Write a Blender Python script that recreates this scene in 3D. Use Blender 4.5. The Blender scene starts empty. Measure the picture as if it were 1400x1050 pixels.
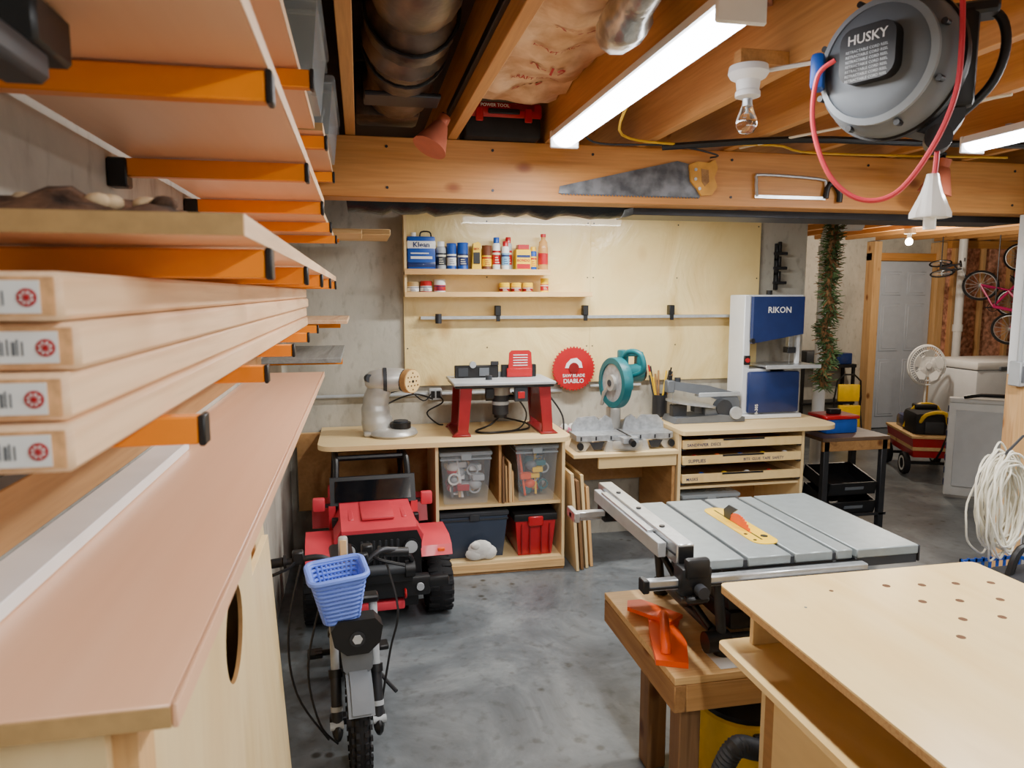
import bpy, math, random, bmesh
from mathutils import Matrix, Vector, Euler, noise
random.seed(7)
R=math.radians
def lin(h):
    h=h.lstrip('#'); c=[int(h[i:i+2],16)/255 for i in (0,2,4)]
    return tuple((x/12.92 if x<=.04045 else ((x+.055)/1.055)**2.4) for x in c)+(1,)
def sc(c,f): return (min(c[0]*f,1),min(c[1]*f,1),min(c[2]*f,1),1)
def base(name):
    m=bpy.data.materials.new(name); m.use_nodes=True
    nt=m.node_tree; b=nt.nodes['Principled BSDF']
    tc=nt.nodes.new('ShaderNodeTexCoord'); mp=nt.nodes.new('ShaderNodeMapping')
    nt.links.new(tc.outputs['Object'],mp.inputs[0])
    return m,nt,b,mp
def ramp(nt,stops):
    r=nt.nodes.new('ShaderNodeValToRGB'); e=r.color_ramp.elements
    while len(e)<len(stops): e.new(.5)
    for i,(p,c) in enumerate(stops): e[i].position=p; e[i].color=c
    return r
def bump(nt,b,src,s,d=.01):
    n=nt.nodes.new('ShaderNodeBump'); n.inputs['Strength'].default_value=s; n.inputs['Distance'].default_value=d
    nt.links.new(src,n.inputs['Height']); nt.links.new(n.outputs[0],b.inputs['Normal'])
def MT(name,col,rough=.5,metal=0,var=.08,scale=12,bmp=0,coat=0,trans=0,emit=0,ior=1.45,alpha=1,col2=None):
    m,nt,b,mp=base(name); c=lin(col)
    nz=nt.nodes.new('ShaderNodeTexNoise'); nz.inputs['Scale'].default_value=scale; nz.inputs['Detail'].default_value=4
    nt.links.new(mp.outputs[0],nz.inputs['Vector'])
    r=ramp(nt,[(.35,lin(col2) if col2 else sc(c,1-var)),(.65,sc(c,1+var))]); nt.links.new(nz.outputs['Fac'],r.inputs[0]); nt.links.new(r.outputs[0],b.inputs['Base Color'])
    b.inputs['Roughness'].default_value=rough; b.inputs['Metallic'].default_value=metal
    b.inputs['Coat Weight'].default_value=coat; b.inputs['Transmission Weight'].default_value=trans; b.inputs['IOR'].default_value=ior
    b.inputs['Alpha'].default_value=alpha
    if bmp: bump(nt,b,nz.outputs['Fac'],bmp)
    if emit:
        b.inputs['Emission Color'].default_value=c; b.inputs['Emission Strength'].default_value=emit
    return m
def WD(name,c1,c2,axis='x',scale=14,rough=.55,knots=0,c3=None,bmp=.1,stretch=.05,fine=.28,bd=.004,coat=0):
    m,nt,b,mp=base(name)
    s={'x':(stretch,1,1),'y':(1,stretch,1),'z':(1,1,stretch)}[axis]; mp.inputs['Scale'].default_value=s
    nz=nt.nodes.new('ShaderNodeTexNoise'); nz.inputs['Scale'].default_value=scale; nz.inputs['Detail'].default_value=6; nz.inputs['Distortion'].default_value=1.2
    nt.links.new(mp.outputs[0],nz.inputs['Vector'])
    st=[(.25,lin(c1)),(.55,lin(c2))]
    st.append((.8,lin(c3 or c1)))
    r=ramp(nt,st); nt.links.new(nz.outputs['Fac'],r.inputs[0]); col=r.outputs[0]
    if fine:
        n2=nt.nodes.new('ShaderNodeTexNoise'); n2.inputs['Scale'].default_value=scale*9; n2.inputs['Detail'].default_value=3
        nt.links.new(mp.outputs[0],n2.inputs['Vector'])
        mx=nt.nodes.new('ShaderNodeMixRGB'); mx.blend_type='MULTIPLY'; mx.inputs[0].default_value=fine
        r2=ramp(nt,[(.35,(.6,.55,.5,1)),(.6,(1,1,1,1))]); nt.links.new(n2.outputs['Fac'],r2.inputs[0])
        nt.links.new(col,mx.inputs[1]); nt.links.new(r2.outputs[0],mx.inputs[2]); col=mx.outputs[0]
    if knots:
        v=nt.nodes.new('ShaderNodeTexVoronoi'); v.inputs['Scale'].default_value=knots
        mp2=nt.nodes.new('ShaderNodeMapping'); tc=[n for n in nt.nodes if n.type=='TEX_COORD'][0]
        nt.links.new(tc.outputs['Object'],mp2.inputs[0]); s2=[1,1,1]; s2['xyz'.index(axis)]=.6; mp2.inputs['Scale'].default_value=s2
        nt.links.new(mp2.outputs[0],v.inputs['Vector'])
        r3=ramp(nt,[(.04,lin('#7a4a28')),(.08,lin('#b58a5c')),(.14,(1,1,1,1))]); nt.links.new(v.outputs['Distance'],r3.inputs[0])
        m3=nt.nodes.new('ShaderNodeMixRGB'); m3.blend_type='MULTIPLY'; m3.inputs[0].default_value=.85
        nt.links.new(col,m3.inputs[1]); nt.links.new(r3.outputs[0],m3.inputs[2]); col=m3.outputs[0]
    nt.links.new(col,b.inputs['Base Color']); b.inputs['Roughness'].default_value=rough; b.inputs['Coat Weight'].default_value=coat
    if bmp: bump(nt,b,nz.outputs['Fac'],bmp,bd)
    return m
def CONC(name,a,b_,c,s1,s2,rough,bm=.3,stretch=(1,1,1),mul=.6,stain=0):
    m,nt,b,mp=base(name); mp.inputs['Scale'].default_value=stretch
    n1=nt.nodes.new('ShaderNodeTexNoise'); n1.inputs['Scale'].default_value=s1; n1.inputs['Detail'].default_value=8; n1.inputs['Roughness'].default_value=.65; n1.inputs['Distortion'].default_value=.6
    n2=nt.nodes.new('ShaderNodeTexNoise'); n2.inputs['Scale'].default_value=s2; n2.inputs['Detail'].default_value=6
    for n in (n1,n2): nt.links.new(mp.outputs[0],n.inputs['Vector'])
    r=ramp(nt,[(.3,lin(a)),(.5,lin(b_)),(.7,lin(c))]); nt.links.new(n1.outputs['Fac'],r.inputs[0])
    r2=ramp(nt,[(.28,(.62,.6,.58,1)),(.45,(1,1,1,1))]); nt.links.new(n2.outputs['Fac'],r2.inputs[0])
    mx=nt.nodes.new('ShaderNodeMixRGB'); mx.blend_type='MULTIPLY'; mx.inputs[0].default_value=mul
    nt.links.new(r.outputs[0],mx.inputs[1]); nt.links.new(r2.outputs[0],mx.inputs[2]); col=mx.outputs[0]
    if stain:
        v=nt.nodes.new('ShaderNodeTexVoronoi'); v.inputs['Scale'].default_value=9
        n3=nt.nodes.new('ShaderNodeTexNoise'); n3.inputs['Scale'].default_value=1.1; n3.inputs['Detail'].default_value=2
        nt.links.new(mp.outputs[0],v.inputs['Vector']); nt.links.new(mp.outputs[0],n3.inputs['Vector'])
        r4=ramp(nt,[(.10,lin('#8c7f72')),(.20,(1,1,1,1))]); nt.links.new(v.outputs['Distance'],r4.inputs[0])
        r5=ramp(nt,[(.5,(0,0,0,1)),(.6,(1,1,1,1))]); nt.links.new(n3.outputs['Fac'],r5.inputs[0])
        m4=nt.nodes.new('ShaderNodeMixRGB'); m4.blend_type='MULTIPLY'; nt.links.new(r5.outputs[0],m4.inputs[0])
        nt.links.new(col,m4.inputs[1]); nt.links.new(r4.outputs[0],m4.inputs[2]); col=m4.outputs[0]
    nt.links.new(col,b.inputs['Base Color'])
    b.inputs['Roughness'].default_value=rough
    bump(nt,b,n2.outputs['Fac'],bm,.006)
    return m
# ---------------- materials
floorm=CONC('floor_concrete','#464a4e','#666c70','#8b9193',1.9,18,.34,.12,mul=.9,stain=1)
wallc=CONC('wall_concrete','#98948a','#b2aea2','#c7c3b7',1.8,26,.8,.35,(1,1,.5))
beamw=WD('beam_wood','#bd7a38','#cc904c','x',10,.5,4.6,'#995a25',fine=.35)
joistw=WD('joist_wood','#b97d40','#cf9656','y',12,.65,4.5,'#935b29',fine=.3)
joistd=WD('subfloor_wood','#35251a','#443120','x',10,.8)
pine=WD('pine_lumber','#e6b588','#f1cda5','y',12,.55,0,'#d69d6e',fine=.2)
pinee=MT('pine_endgrain','#d9a572',.7,var=.18,scale=90)
pineX=WD('pine_x','#d3a467','#e0ba80','x',14,.6,5,'#b88142')
pineZ=WD('pine_z','#cb9a5c','#dab07a','z',14,.6,5,'#a86f3a')
old=WD('old_wood','#8f6638','#a97d4b','y',14,.7,5,'#6e4a29')
oldx=WD('old_wood_x','#a5763f','#ba8c54','x',14,.7,5,'#7d552c')
oldz=WD('old_wood_z','#6d4c30','#85623f','z',14,.7,5,'#4e3520')
ply=WD('birch_ply','#e0bf85','#eacd97','x',4,.4,0,'#d6b072',.03,.25,fine=.08)
plyY=WD('birch_ply_y','#e6c07a','#f0d092','y',4,.28,0,'#dab26a',.03,.25,fine=.08)
plyZ=WD('birch_ply_z','#dcbb84','#e8ce9c','z',4,.45,0,'#cfab6c',.03,.25,fine=.1)
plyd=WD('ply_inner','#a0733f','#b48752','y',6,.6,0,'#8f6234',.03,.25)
plye=WD('ply_edge','#a87845','#c79d66','x',60,.7)
panelm=WD('wall_panel_ply','#e3c583','#edd597','z',2.6,.28,1.7,'#d6b670',.45,.6,fine=.05,bd=.05,coat=.35)
mel=WD('maple_melamine','#f0bd97','#f5c6a2','y',6,.30,0,'#eab38b',0,fine=.05)
melu=WD('maple_melamine_under','#dba984','#e4b490','y',10,.5,0,'#d29c78',0,fine=.05)
mdf=MT('mdf_edge','#b08e5c',.8,scale=60)
orange=MT('orange_powdercoat','#f08a00',.35,var=.04)
blk=MT('black_plastic','#141416',.45)
blk2=MT('matte_black','#1a1a1d',.75,var=.2)
dgr=MT('dark_grey_plastic','#303338',.5)
gry=MT('grey_plastic','#62676d',.5)
lgr=MT('light_grey','#a9adb0',.45)
wht=MT('white_plastic','#e8e8e6',.4,var=.03)
whb=MT('white_paint','#d9dcdf',.45,var=.03)
red=MT('red_paint','#b0141e',.34,coat=.2,var=.05)
dred=MT('dark_red_paint','#7d1518',.4)
jred=MT('jeep_red','#cc3846',.45,coat=.05,var=.10,scale=5)
teal=MT('teal_plastic','#12626a',.4)
navy=MT('navy_paint','#172c62',.35,coat=.3)
blu=MT('blue_label','#1d4fa8',.4)
lblu=MT('basket_blue','#6a88e8',.5)
yel=MT('yellow_plastic','#f2c40c',.4)
orp=MT('orange_plastic','#f0560e',.4)
alu=MT('brushed_aluminium','#c3c7ca',.3,.8,var=.08,scale=40)
stl=MT('cast_steel','#a9adb1',.4,.35,var=.2,scale=30)
tabm=MT('saw_table_aluminium','#959e9f',.38,.3,var=.06,scale=30)
sil=MT('silver_paint','#bab8b2',.36,.35)
drk=MT('dark_steel','#3b3c40',.45,.6)
rub=MT('tire_rubber','#17171a',.85,var=.2)
glass=MT('clear_glass','#ffffff',.03,trans=1,var=0)
cplas=MT('clear_plastic','#c6cfd4',.15,alpha=.2,var=.02)
gplas=MT('smoke_plastic','#3f4a5c',.3,alpha=.8,var=.05)
winm=MT('tinted_window','#0d0f13',.08,coat=1)
paper=MT('kraft_insulation','#eccba4',.7,var=.1,scale=9,bmp=1,col2='#c79a70')
fibre=MT('pink_fibreglass','#d39c82',1,var=.3,scale=20,bmp=1,col2='#96654f')
foil=MT('foil_wrap','#b9b7b0',.3,.9,var=.3,scale=20,bmp=.6)
ductm=MT('duct_wrap','#6a5a4e',.35,.4,scale=7,bmp=1,col2='#241d19')
dblk=MT('black_wrap','#101114',.35,var=.3,scale=14,bmp=1)
bark=MT('tree_bark','#7a5a42',.95,scale=26,bmp=1,col2='#2c1f17')
barkl=MT('bark_inner','#c9b08a',.9,var=.3,scale=30)
green=MT('garland_green','#566e42',.8,var=.5,scale=30)
brass=MT('garland_brown','#8a6540',.8,var=.4)
copper=MT('lamp_cone','#c0694e',.5,var=.1)
lampin=MT('lamp_cone_inner','#e0a08a',.5,var=.05)
tube_e=MT('led_tube','#f4f8ff',.4,var=0,emit=18)
bulb_e=MT('bulb_glow','#fff0d0',.4,var=0,emit=25)
cordr=MT('red_cord','#c93846',.45)
cordy=MT('yellow_cable','#d8a81c',.5)
cordw=MT('white_cord','#e6e0cc',.55,var=.05)
skin=MT('beech','#d8b27a',.5)
kraft=MT('cardboard','#b18a5c',.8)
doorw=MT('door_paint','#b4bcc8',.5,var=.03)
pink=MT('bike_magenta','#b0215e',.35)
cloth=MT('white_cloth','#d8d6cf',.9,var=.15,bmp=.6)
gbrd=WD('weathered_board','#7d7f7d','#93948f','y',14,.7,0,'#6b6a66')
doghole=MT('dog_hole_shadow_wood','#5e3c20',.8)
# ---------------- builder
class B:
    def __init__(s,name):
        s.name=name;s.v=[];s.f=[];s.mi=[];s.mats=[];s.M=Matrix()
    def at(s,loc=(0,0,0),rot=(0,0,0),sc=1):
        s.M=Matrix.Translation(loc)@Euler([R(a) for a in rot]).to_matrix().to_4x4()@(Matrix.Diagonal((*sc,1)) if hasattr(sc,'__len__') else Matrix.Scale(sc,4)); return s
    def add(s,vs,fs,m):
        if m not in s.mats: s.mats.append(m)
        k=s.mats.index(m); o=len(s.v)
        s.v+= [tuple(s.M@Vector(p)) for p in vs]
        for f in fs: s.f.append([i+o for i in f]); s.mi.append(k)
        return s
    def box(s,x0,x1,y0,y1,z0,z1,m,b=.0):
        if x0>x1:x0,x1=x1,x0
        if y0>y1:y0,y1=y1,y0
        if z0>z1:z0,z1=z1,z0
        b=min(b,(x1-x0)*.49,(y1-y0)*.49,(z1-z0)*.49)
        if b<=0:
            vs=[(x,y,z) for x in (x0,x1) for y in (y0,y1) for z in (z0,z1)]
            return s.add(vs,[(0,1,3,2),(4,6,7,5),(0,4,5,1),(2,3,7,6),(0,2,6,4),(1,5,7,3)],m)
        bm=bmesh.new(); bmesh.ops.create_cube(bm,size=1)
        for v in bm.verts: v.co=Vector(((x0+x1)/2+v.co.x*(x1-x0),(y0+y1)/2+v.co.y*(y1-y0),(z0+z1)/2+v.co.z*(z1-z0)))
        bmesh.ops.bevel(bm,geom=list(bm.edges),offset=b,segments=2 if b>.006 else 1,affect='EDGES',profile=.5)
        bm.verts.index_update()
        s.add([v.co.copy() for v in bm.verts],[[v.index for v in f.verts] for f in bm.faces],m); bm.free(); return s
    def cyl(s,p0,p1,r0,m,r1=None,n=20):
        p0=Vector(p0);p1=Vector(p1);r1=r0 if r1 is None else r1
        q=(p1-p0).to_track_quat('Z','Y'); vs=[]
        for p,r in ((p0,r0),(p1,r1)):
            for i in range(n):
                a=2*math.pi*i/n; vs.append(p+q@Vector((r*math.cos(a),r*math.sin(a),0)))
        fs=[(i,(i+1)%n,n+(i+1)%n,n+i) for i in range(n)]+[list(range(n))[::-1],list(range(n,2*n))]
        return s.add(vs,fs,m)
    def sph(s,c,r,m,n=14):
        if not hasattr(r,'__len__'): r=(r,r,r)
        vs=[];fs=[];k=n//2+1
        for j in range(1,k):
            t=math.pi*j/k
            for i in range(n):
                a=2*math.pi*i/n; vs.append((c[0]+r[0]*math.sin(t)*math.cos(a),c[1]+r[1]*math.sin(t)*math.sin(a),c[2]+r[2]*math.cos(t)))
        for j in range(k-2):
            for i in range(n): fs.append((j*n+i,j*n+(i+1)%n,(j+1)*n+(i+1)%n,(j+1)*n+i))
        t=len(vs); vs+=[(c[0],c[1],c[2]+r[2]),(c[0],c[1],c[2]-r[2])]
        for i in range(n):
            fs.append((t,(i+1)%n,i)); q=(k-2)*n; fs.append((t+1,q+i,q+(i+1)%n))
        return s.add(vs,fs,m)
    def tube(s,pts,r,m,n=8,closed=False,smooth=0):
        pts=[Vector(p) for p in pts]
        if smooth:
            o=[];L=len(pts);rg=range(L) if closed else range(L-1)
            for i in rg:
                g=lambda k:(pts[k%L] if closed else pts[max(0,min(L-1,k))])
                a,b,c,d=g(i-1),g(i),g(i+1),g(i+2)
                for k in range(smooth):
                    t=k/smooth; o.append(.5*((2*b)+(-a+c)*t+(2*a-5*b+4*c-d)*t*t+(-a+3*b-3*c+d)*t**3))
            if not closed:o.append(pts[-1])
            pts=o
        L=len(pts); vs=[]; nrm=None
        for i in range(L):
            if closed: d=(pts[(i+1)%L]-pts[i-1])
            else: d=pts[min(i+1,L-1)]-pts[max(i-1,0)]
            d.normalize()
            if nrm is None: nrm=d.orthogonal().normalized()
            else:
                nrm=nrm-d*nrm.dot(d)
                nrm=nrm.normalized() if nrm.length>1e-6 else d.orthogonal().normalized()
            bn=d.cross(nrm)
            rr=r[i*len(r)//L] if isinstance(r,(list,tuple)) else r
            for k in range(n):
                a=2*math.pi*k/n; vs.append(pts[i]+nrm*(rr*math.cos(a))+bn*(rr*math.sin(a)))
        fs=[]
        for i in range(L if closed else L-1):
            j=(i+1)%L
            for k in range(n): fs.append((i*n+k,i*n+(k+1)%n,j*n+(k+1)%n,j*n+k))
        if not closed: fs+= [list(range(n))[::-1],list(range((L-1)*n,L*n))]
        return s.add(vs,fs,m)
    def tor(s,c,Rr,r,m,axis='x',n=28,k=8,sx=1,sy=1):
        pts=[]
        for i in range(n):
            a=2*math.pi*i/n; u=Rr*math.cos(a)*sx; w=Rr*math.sin(a)*sy
            p={'x':(0,u,w),'y':(u,0,w),'z':(u,w,0)}[axis]; pts.append((c[0]+p[0],c[1]+p[1],c[2]+p[2]))
        return s.tube(pts,r,m,k,True)
    def lathe(s,prof,m,c=(0,0,0),axis='z',n=24,closed=False):
        vs=[];L=len(prof)
        for (r,z) in prof:
            for i in range(n):
                a=2*math.pi*i/n; p=(r*math.cos(a),r*math.sin(a),z)
                if axis=='x': p=(z,p[0],p[1])
                elif axis=='y': p=(p[0],z,p[1])
                vs.append((c[0]+p[0],c[1]+p[1],c[2]+p[2]))
        fs=[]
        for j in range(L if closed else L-1):
            q=(j+1)%L
            for i in range(n): fs.append((j*n+i,j*n+(i+1)%n,q*n+(i+1)%n,q*n+i))
        if not closed:
            if prof[0][0]>1e-5: fs.append(list(range(n))[::-1])
            if prof[-1][0]>1e-5: fs.append(list(range((L-1)*n,L*n)))
        return s.add(vs,fs,m)
    def prism(s,pts,axis,a,b,m):
        n=len(pts); f={'x':lambda p,t:(t,p[0],p[1]),'y':lambda p,t:(p[0],t,p[1]),'z':lambda p,t:(p[0],p[1],t)}[axis]
        vs=[f(p,a) for p in pts]+[f(p,b) for p in pts]
        return s.add(vs,[(i,(i+1)%n,n+(i+1)%n,n+i) for i in range(n)]+[list(range(n))[::-1],list(range(n,2*n))],m)
    def taper(s,x0,x1,y0,y1,z0,z1,ins,m):
        vs=[(x0+ins,y0+ins,z0),(x1-ins,y0+ins,z0),(x1-ins,y1-ins,z0),(x0+ins,y1-ins,z0),(x0,y0,z1),(x1,y0,z1),(x1,y1,z1),(x0,y1,z1)]
        return s.add(vs,[(0,3,2,1),(4,5,6,7),(0,1,5,4),(1,2,6,5),(2,3,7,6),(3,0,4,7)],m)
    def text(s,txt,size,loc,m,rot=(90,0,0),al='CENTER',fz=None):
        c=bpy.data.curves.new('t','FONT'); c.body=txt; c.size=size; c.align_x=al; c.resolution_u=2; c.offset=size*.015
        o=bpy.data.objects.new('t',c); bpy.context.collection.objects.link(o)
        dg=bpy.context.evaluated_depsgraph_get(); me=bpy.data.meshes.new_from_object(o.evaluated_get(dg))
        T=Matrix.Translation(loc)@Euler([R(a) for a in rot]).to_matrix().to_4x4()
        vs=[T@v.co for v in me.vertices]
        if fz: vs=[Vector((v.x,v.y,fz(v.x,v.y))) for v in vs]
        s.add(vs,[list(p.vertices) for p in me.polygons],m)
        bpy.data.objects.remove(o); bpy.data.curves.remove(c); bpy.data.meshes.remove(me); return s
    def done(s,ang=38):
        me=bpy.data.meshes.new(s.name); 
        vs=[Vector(v) for v in s.v]
        lo=Vector([min(v[i] for v in vs) for i in range(3)]); hi=Vector([max(v[i] for v in vs) for i in range(3)])
        o=Vector(((lo.x+hi.x)/2,(lo.y+hi.y)/2,lo.z))
        me.from_pydata([v-o for v in vs],[],s.f)
        for m in s.mats: me.materials.append(m)
        me.polygons.foreach_set('material_index',s.mi)
        bm=bmesh.new(); bm.from_mesh(me); bmesh.ops.recalc_face_normals(bm,faces=bm.faces); bm.to_mesh(me); bm.free()
        for p in me.polygons: p.use_smooth=True
        me.set_sharp_from_angle(angle=R(ang)); me.update()
        ob=bpy.data.objects.new(s.name,me); ob.location=o; bpy.context.collection.objects.link(ob); return ob
def roundrect(x0,x1,y0,y1,rs,n=6):
    out=[]
    for (cx,cy,a0,r) in ((x0,y0,180,rs[0]),(x1,y0,270,rs[1]),(x1,y1,0,rs[2]),(x0,y1,90,rs[3])):
        if r==0: out.append((cx,cy)); continue
        ox=cx+r*(1 if cx==x0 else -1); oy=cy+r*(1 if cy==y0 else -1)
        for k in range(n+1):
            a=R(a0+90*k/n); out.append((ox+r*math.cos(a),oy+r*math.sin(a)))
    return out
def alight(loc,sx,sy,pw,col):
    l=bpy.data.lights.new('led_area','AREA'); l.shape='RECTANGLE'; l.size=sx; l.size_y=sy; l.energy=pw; l.color=col
    o=bpy.data.objects.new('led_area_light',l); o.location=loc; bpy.context.collection.objects.link(o)
# ================= ROOM
B('floor').box(-.6,8.4,-1.6,8.0,-.1,0,floorm).done()
B('wall_left').box(-.62,-.45,-1.6,4.85,0,2.52,wallc).done()
B('wall_back').box(-.45,3.08,4.68,4.85,0,2.52,wallc).done()
B('wall_rear').box(-.6,3.3,-1.75,-1.6,0,2.52,wallc).done()
B('wall_right').box(3.22,3.34,-1.6,2.94,0,2.52,whb).done()
B('wall_partition').box(3.34,8.4,2.92,3.04,0,2.52,wallc).done()
B('wall_far').box(3.0,8.4,7.8,7.95,0,2.52,wallc).done()
B('wall_far_right').box(8.25,8.4,3.04,7.8,0,2.52,wallc).done()
B('wall_passage').box(2.9,3.08,4.85,7.8,0,2.52,wallc).done()
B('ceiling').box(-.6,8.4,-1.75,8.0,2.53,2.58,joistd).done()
for i in range(-1,21):
    x=-.02+.405*i
    if x<-.44: continue
    B('ceiling_joist').box(x-.019,x+.019,-1.6,7.8,2.27,2.53,joistw,.002).done()
b=B('joist_blocking'); b.box(1.03,1.176,1.91,1.95,2.2705,2.31,joistw,.002).done()
b=B('support_beam'); b.box(-.45,8.3,3.05,3.095,2.03,2.268,beamw,.003).box(-.45,8.3,3.095,3.14,2.03,2.268,beamw,.003).box(-.45,8.3,3.14,3.185,2.03,2.268,beamw,.003)
for x in (.12,.55,.98,1.62,2.3,2.72,3.1):
    for z in (2.07,2.23): b.cyl((x,3.05,z),(x,3.047,z),.006,drk,n=8)
b.done()
b=B('steel_lintel'); b.box(1.22,3.3,3.19,3.42,2.0,2.035,drk,.002).box(1.22,3.3,3.40,3.42,2.035,2.2,drk,.002).done()
b=B('door_jamb'); b.box(3.16,3.215,2.94,3.045,0,2.025,whb,.003).box(3.145,3.16,2.90,3.045,.0,1.25,pineZ,.002).box(3.145,3.16,2.90,3.045,1.25,2.025,whb,.002).box(3.2,3.218,2.82,2.90,0,2.025,pineZ,.002); b.done()
b=B('outlet_box'); b.box(3.105,3.144,2.93,3.0,1.20,1.32,lgr,.005).box(3.112,3.137,2.925,2.93,1.22,1.30,gry,.002).cyl((3.125,2.96,1.32),(3.125,2.96,2.02),.011,lgr,n=10); b.done()
b=B('insulated_duct')
pts=[(.155,-1.3+i*.06,2.40+.008*math.sin(i*1.3)) for i in range(70)]
b.tube(pts,[.113+.012*math.sin(i*1.7)+.009*math.sin(i*4.1) for i in range(70)],ductm,18)
for y in (.4,1.2,1.5,2.05,2.35): b.tor((.155,y,2.40),.127,.006,dblk,'y',24,6)
b.box(.03,.28,2.50,2.64,2.285,2.30,drk,.004).box(.0,.24,2.86,3.04,2.3,2.5,ductm,.02)
b.done()
b=B('black_wrapped_duct')
pts=[(-.05+i*.05,3.33,2.09+.006*math.sin(i*2)) for i in range(26)]
b.tube(pts,[.095+.01*math.sin(i*1.9)*math.cos(i*.7)+.006*math.sin(i*5) for i in range(26)],dblk,16)
b.done()
def batt(name,x0,x1,y0,y1,z,mt,amp=.03,seed=0,fin=True):
    nx,ny=12,44; vs=[];fs=[]
    def hh(x,y):
        u=(x-x0)/(x1-x0)
        return z-amp*math.sin(math.pi*u)*(1+noise.noise(Vector((x*6,y*4,seed)))*1.8)+amp*1.0*noise.noise(Vector((x*11,y*10,seed+3)))+.008*noise.noise(Vector((x*30,y*30,seed)))
    for k in (0,1):
        for j in range(ny):
            for i in range(nx):
                x=x0+(x1-x0)*i/(nx-1); y=y0+(y1-y0)*j/(ny-1)
                vs.append((x,y,hh(x,y)+(.06 if k else 0)))
    N=nx*ny
    for j in range(ny-1):
        for i in range(nx-1):
            a=j*nx+i; fs.append((a,a+1,a+nx+1,a+nx)); fs.append((N+a,N+a+nx,N+a+nx+1,N+a+1))
    for j in range(ny-1):
        for i in (0,nx-1): a=j*nx+i; fs.append((a,a+nx,N+a+nx,N+a))
    for i in range(nx-1):
        for j in (0,ny-1): a=j*nx+i; fs.append((a,a+1,N+a+1,N+a))
    b=B(name).add(vs,fs,mt)
    if fin: return b.done()
    return b,hh
b,hh=batt('insulation_batt',.41,.765,.9,2.85,2.39,paper,.022,1,False)
for (yy,tx,s_) in ((2.66,'R-19',.06),(2.36,'R-19',.06),(2.52,'KRAFT FACED',.026),(2.05,'R-19',.06),(2.2,'KRAFT FACED',.026)):
    b.text(tx,s_,(.60,yy,2.3),red,rot=(180,0,0),fz=lambda x,y:hh(x,y)-.006)
b.done()
batt('insulation_batt',1.22,1.575,1.2,3.0,2.46,paper,.02,5)
batt('insulation_batt',.82,1.17,2.0,3.0,2.46,fibre,.02,9)
batt('insulation_batt',1.63,1.98,.6,3.0,2.46,paper,.02,12)
batt('insulation_batt',2.03,2.385,.6,3.0,2.46,fibre,.02,14)
b=B('foil_wrapped_pipe'); b.tube([(.62,1.55,2.31),(.63,1.7,2.29),(.64,1.80,2.29),(.66,1.88,2.32)],[.045,.06,.055,.045],foil,12,smooth=4); b.done()
def led(x,y0,y1,z,power):
    b=B('led_shop_light')
    b.at((x,0,z)); b.prism([(-.055,.0),(.055,.0),(.045,.028),(-.045,.028)],'y',y0,y1,wht)
    b.at()
    b.box(x-.056,x+.056,y0-.012,y0,z-.035,z+.028,wht,.004).box(x-.056,x+.056,y1,y1+.012,z-.035,z+.028,wht,.004)
    prof=[(x+.046*math.cos(R(a)),z+.002+.034*math.sin(R(a))) for a in range(180,361,20)]
    b.prism(prof,'y',y0,y1,tube_e)
    b.box(x-.01,x+.01,y0+.15,y0+.17,z+.028,2.268,lgr).box(x-.01,x+.01,y1-.17,y1-.15,z+.028,2.268,lgr)
    b.done()
    alight((x,(y0+y1)/2,z-.04),.08,y1-y0,power,(1,.985,.96))
led(.77,1.44,2.74,2.225,33)
led(2.36,1.3,2.52,2.225,33)
led(.75,-.9,.35,2.225,30)  # unseen fixture added behind the camera to light the room
led(2.36,-.9,.35,2.225,24)  # another added fixture, out of view behind the camera, for more light
def ledx(x0,x1,y,z,power,col=(1,.97,.90)):
    b=B('led_shop_light'); b.box(x0,x1,y-.05,y+.05,z,z+.03,wht,.004)
    b.prism([(y+.046*math.cos(R(a)),z+.002+.034*math.sin(R(a))) for a in range(180,361,20)],'x',x0+.01,x1-.01,tube_e)
    b.box(x0+.2,x0+.22,y-.01,y+.01,z+.03,2.268,lgr).box(x1-.22,x1-.2,y-.01,y+.01,z+.03,2.268,lgr)
    b.done()
    alight(((x0+x1)/2,y,z-.04),x1-x0,.08,power,col)
ledx(.75,1.97,3.9,2.2,42)
for (x,y,pw) in ((5.25,6.3,70),(5.6,4.2,20)):  # second bulb is added out of view to light the far room
    b=B('ceiling_light_bulb'); b.at((x,y,0)); b.cyl((0,0,2.22),(0,0,2.268),.05,wht).cyl((0,0,2.18),(0,0,2.22),.02,wht).sph((0,0,2.145),.035,bulb_e); b.done()
    l=bpy.data.lights.new('bulb','POINT'); l.energy=pw; l.color=(1,.87,.7); l.shadow_soft_size=.05
    o=bpy.data.objects.new('bulb_point_light',l); o.location=(x,y,2.08); bpy.context.collection.objects.link(o)
# ================= LEFT RACK
YS=[.91,1.52,2.13,2.74,3.35]
def arms(z0,tip,ys):
    for y in ys:
        b=B('lumber_rack_bracket'); b.box(-.43,tip-.008,y-.013,y+.013,z0,z0+.033,orange,.002).box(tip-.008,tip,y-.015,y+.015,z0-.002,z0+.035,blk,.002)
        b.box(-.449,-.415,y-.02,y+.02,z0-.02,z0+.033,blk,.003); b.done()
arms(1.474,-.18,YS); arms(1.667,-.098,YS); arms(1.865,-.09,YS); arms(2.04,-.075,YS[:4])
arms(1.250,-.2,[1.62,2.4,3.1])
B('rack_upright_rail').box(-.449,-.44,-.2,3.6,1.60,1.64,drk,.002).done()
b=B('long_wall_shelf'); b.box(-.449,-.163,.62,3.28,1.288,1.308,mel,.002).box(-.163,-.158,.62,3.28,1.287,1.309,melu,.001).box(-.44,-.163,.617,.62,1.289,1.307,mdf); b.done()
b=B('white_trim_board'); b.box(-.434,-.375,.35,1.69,1.309,1.328,wht,.001); b.done()
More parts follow.
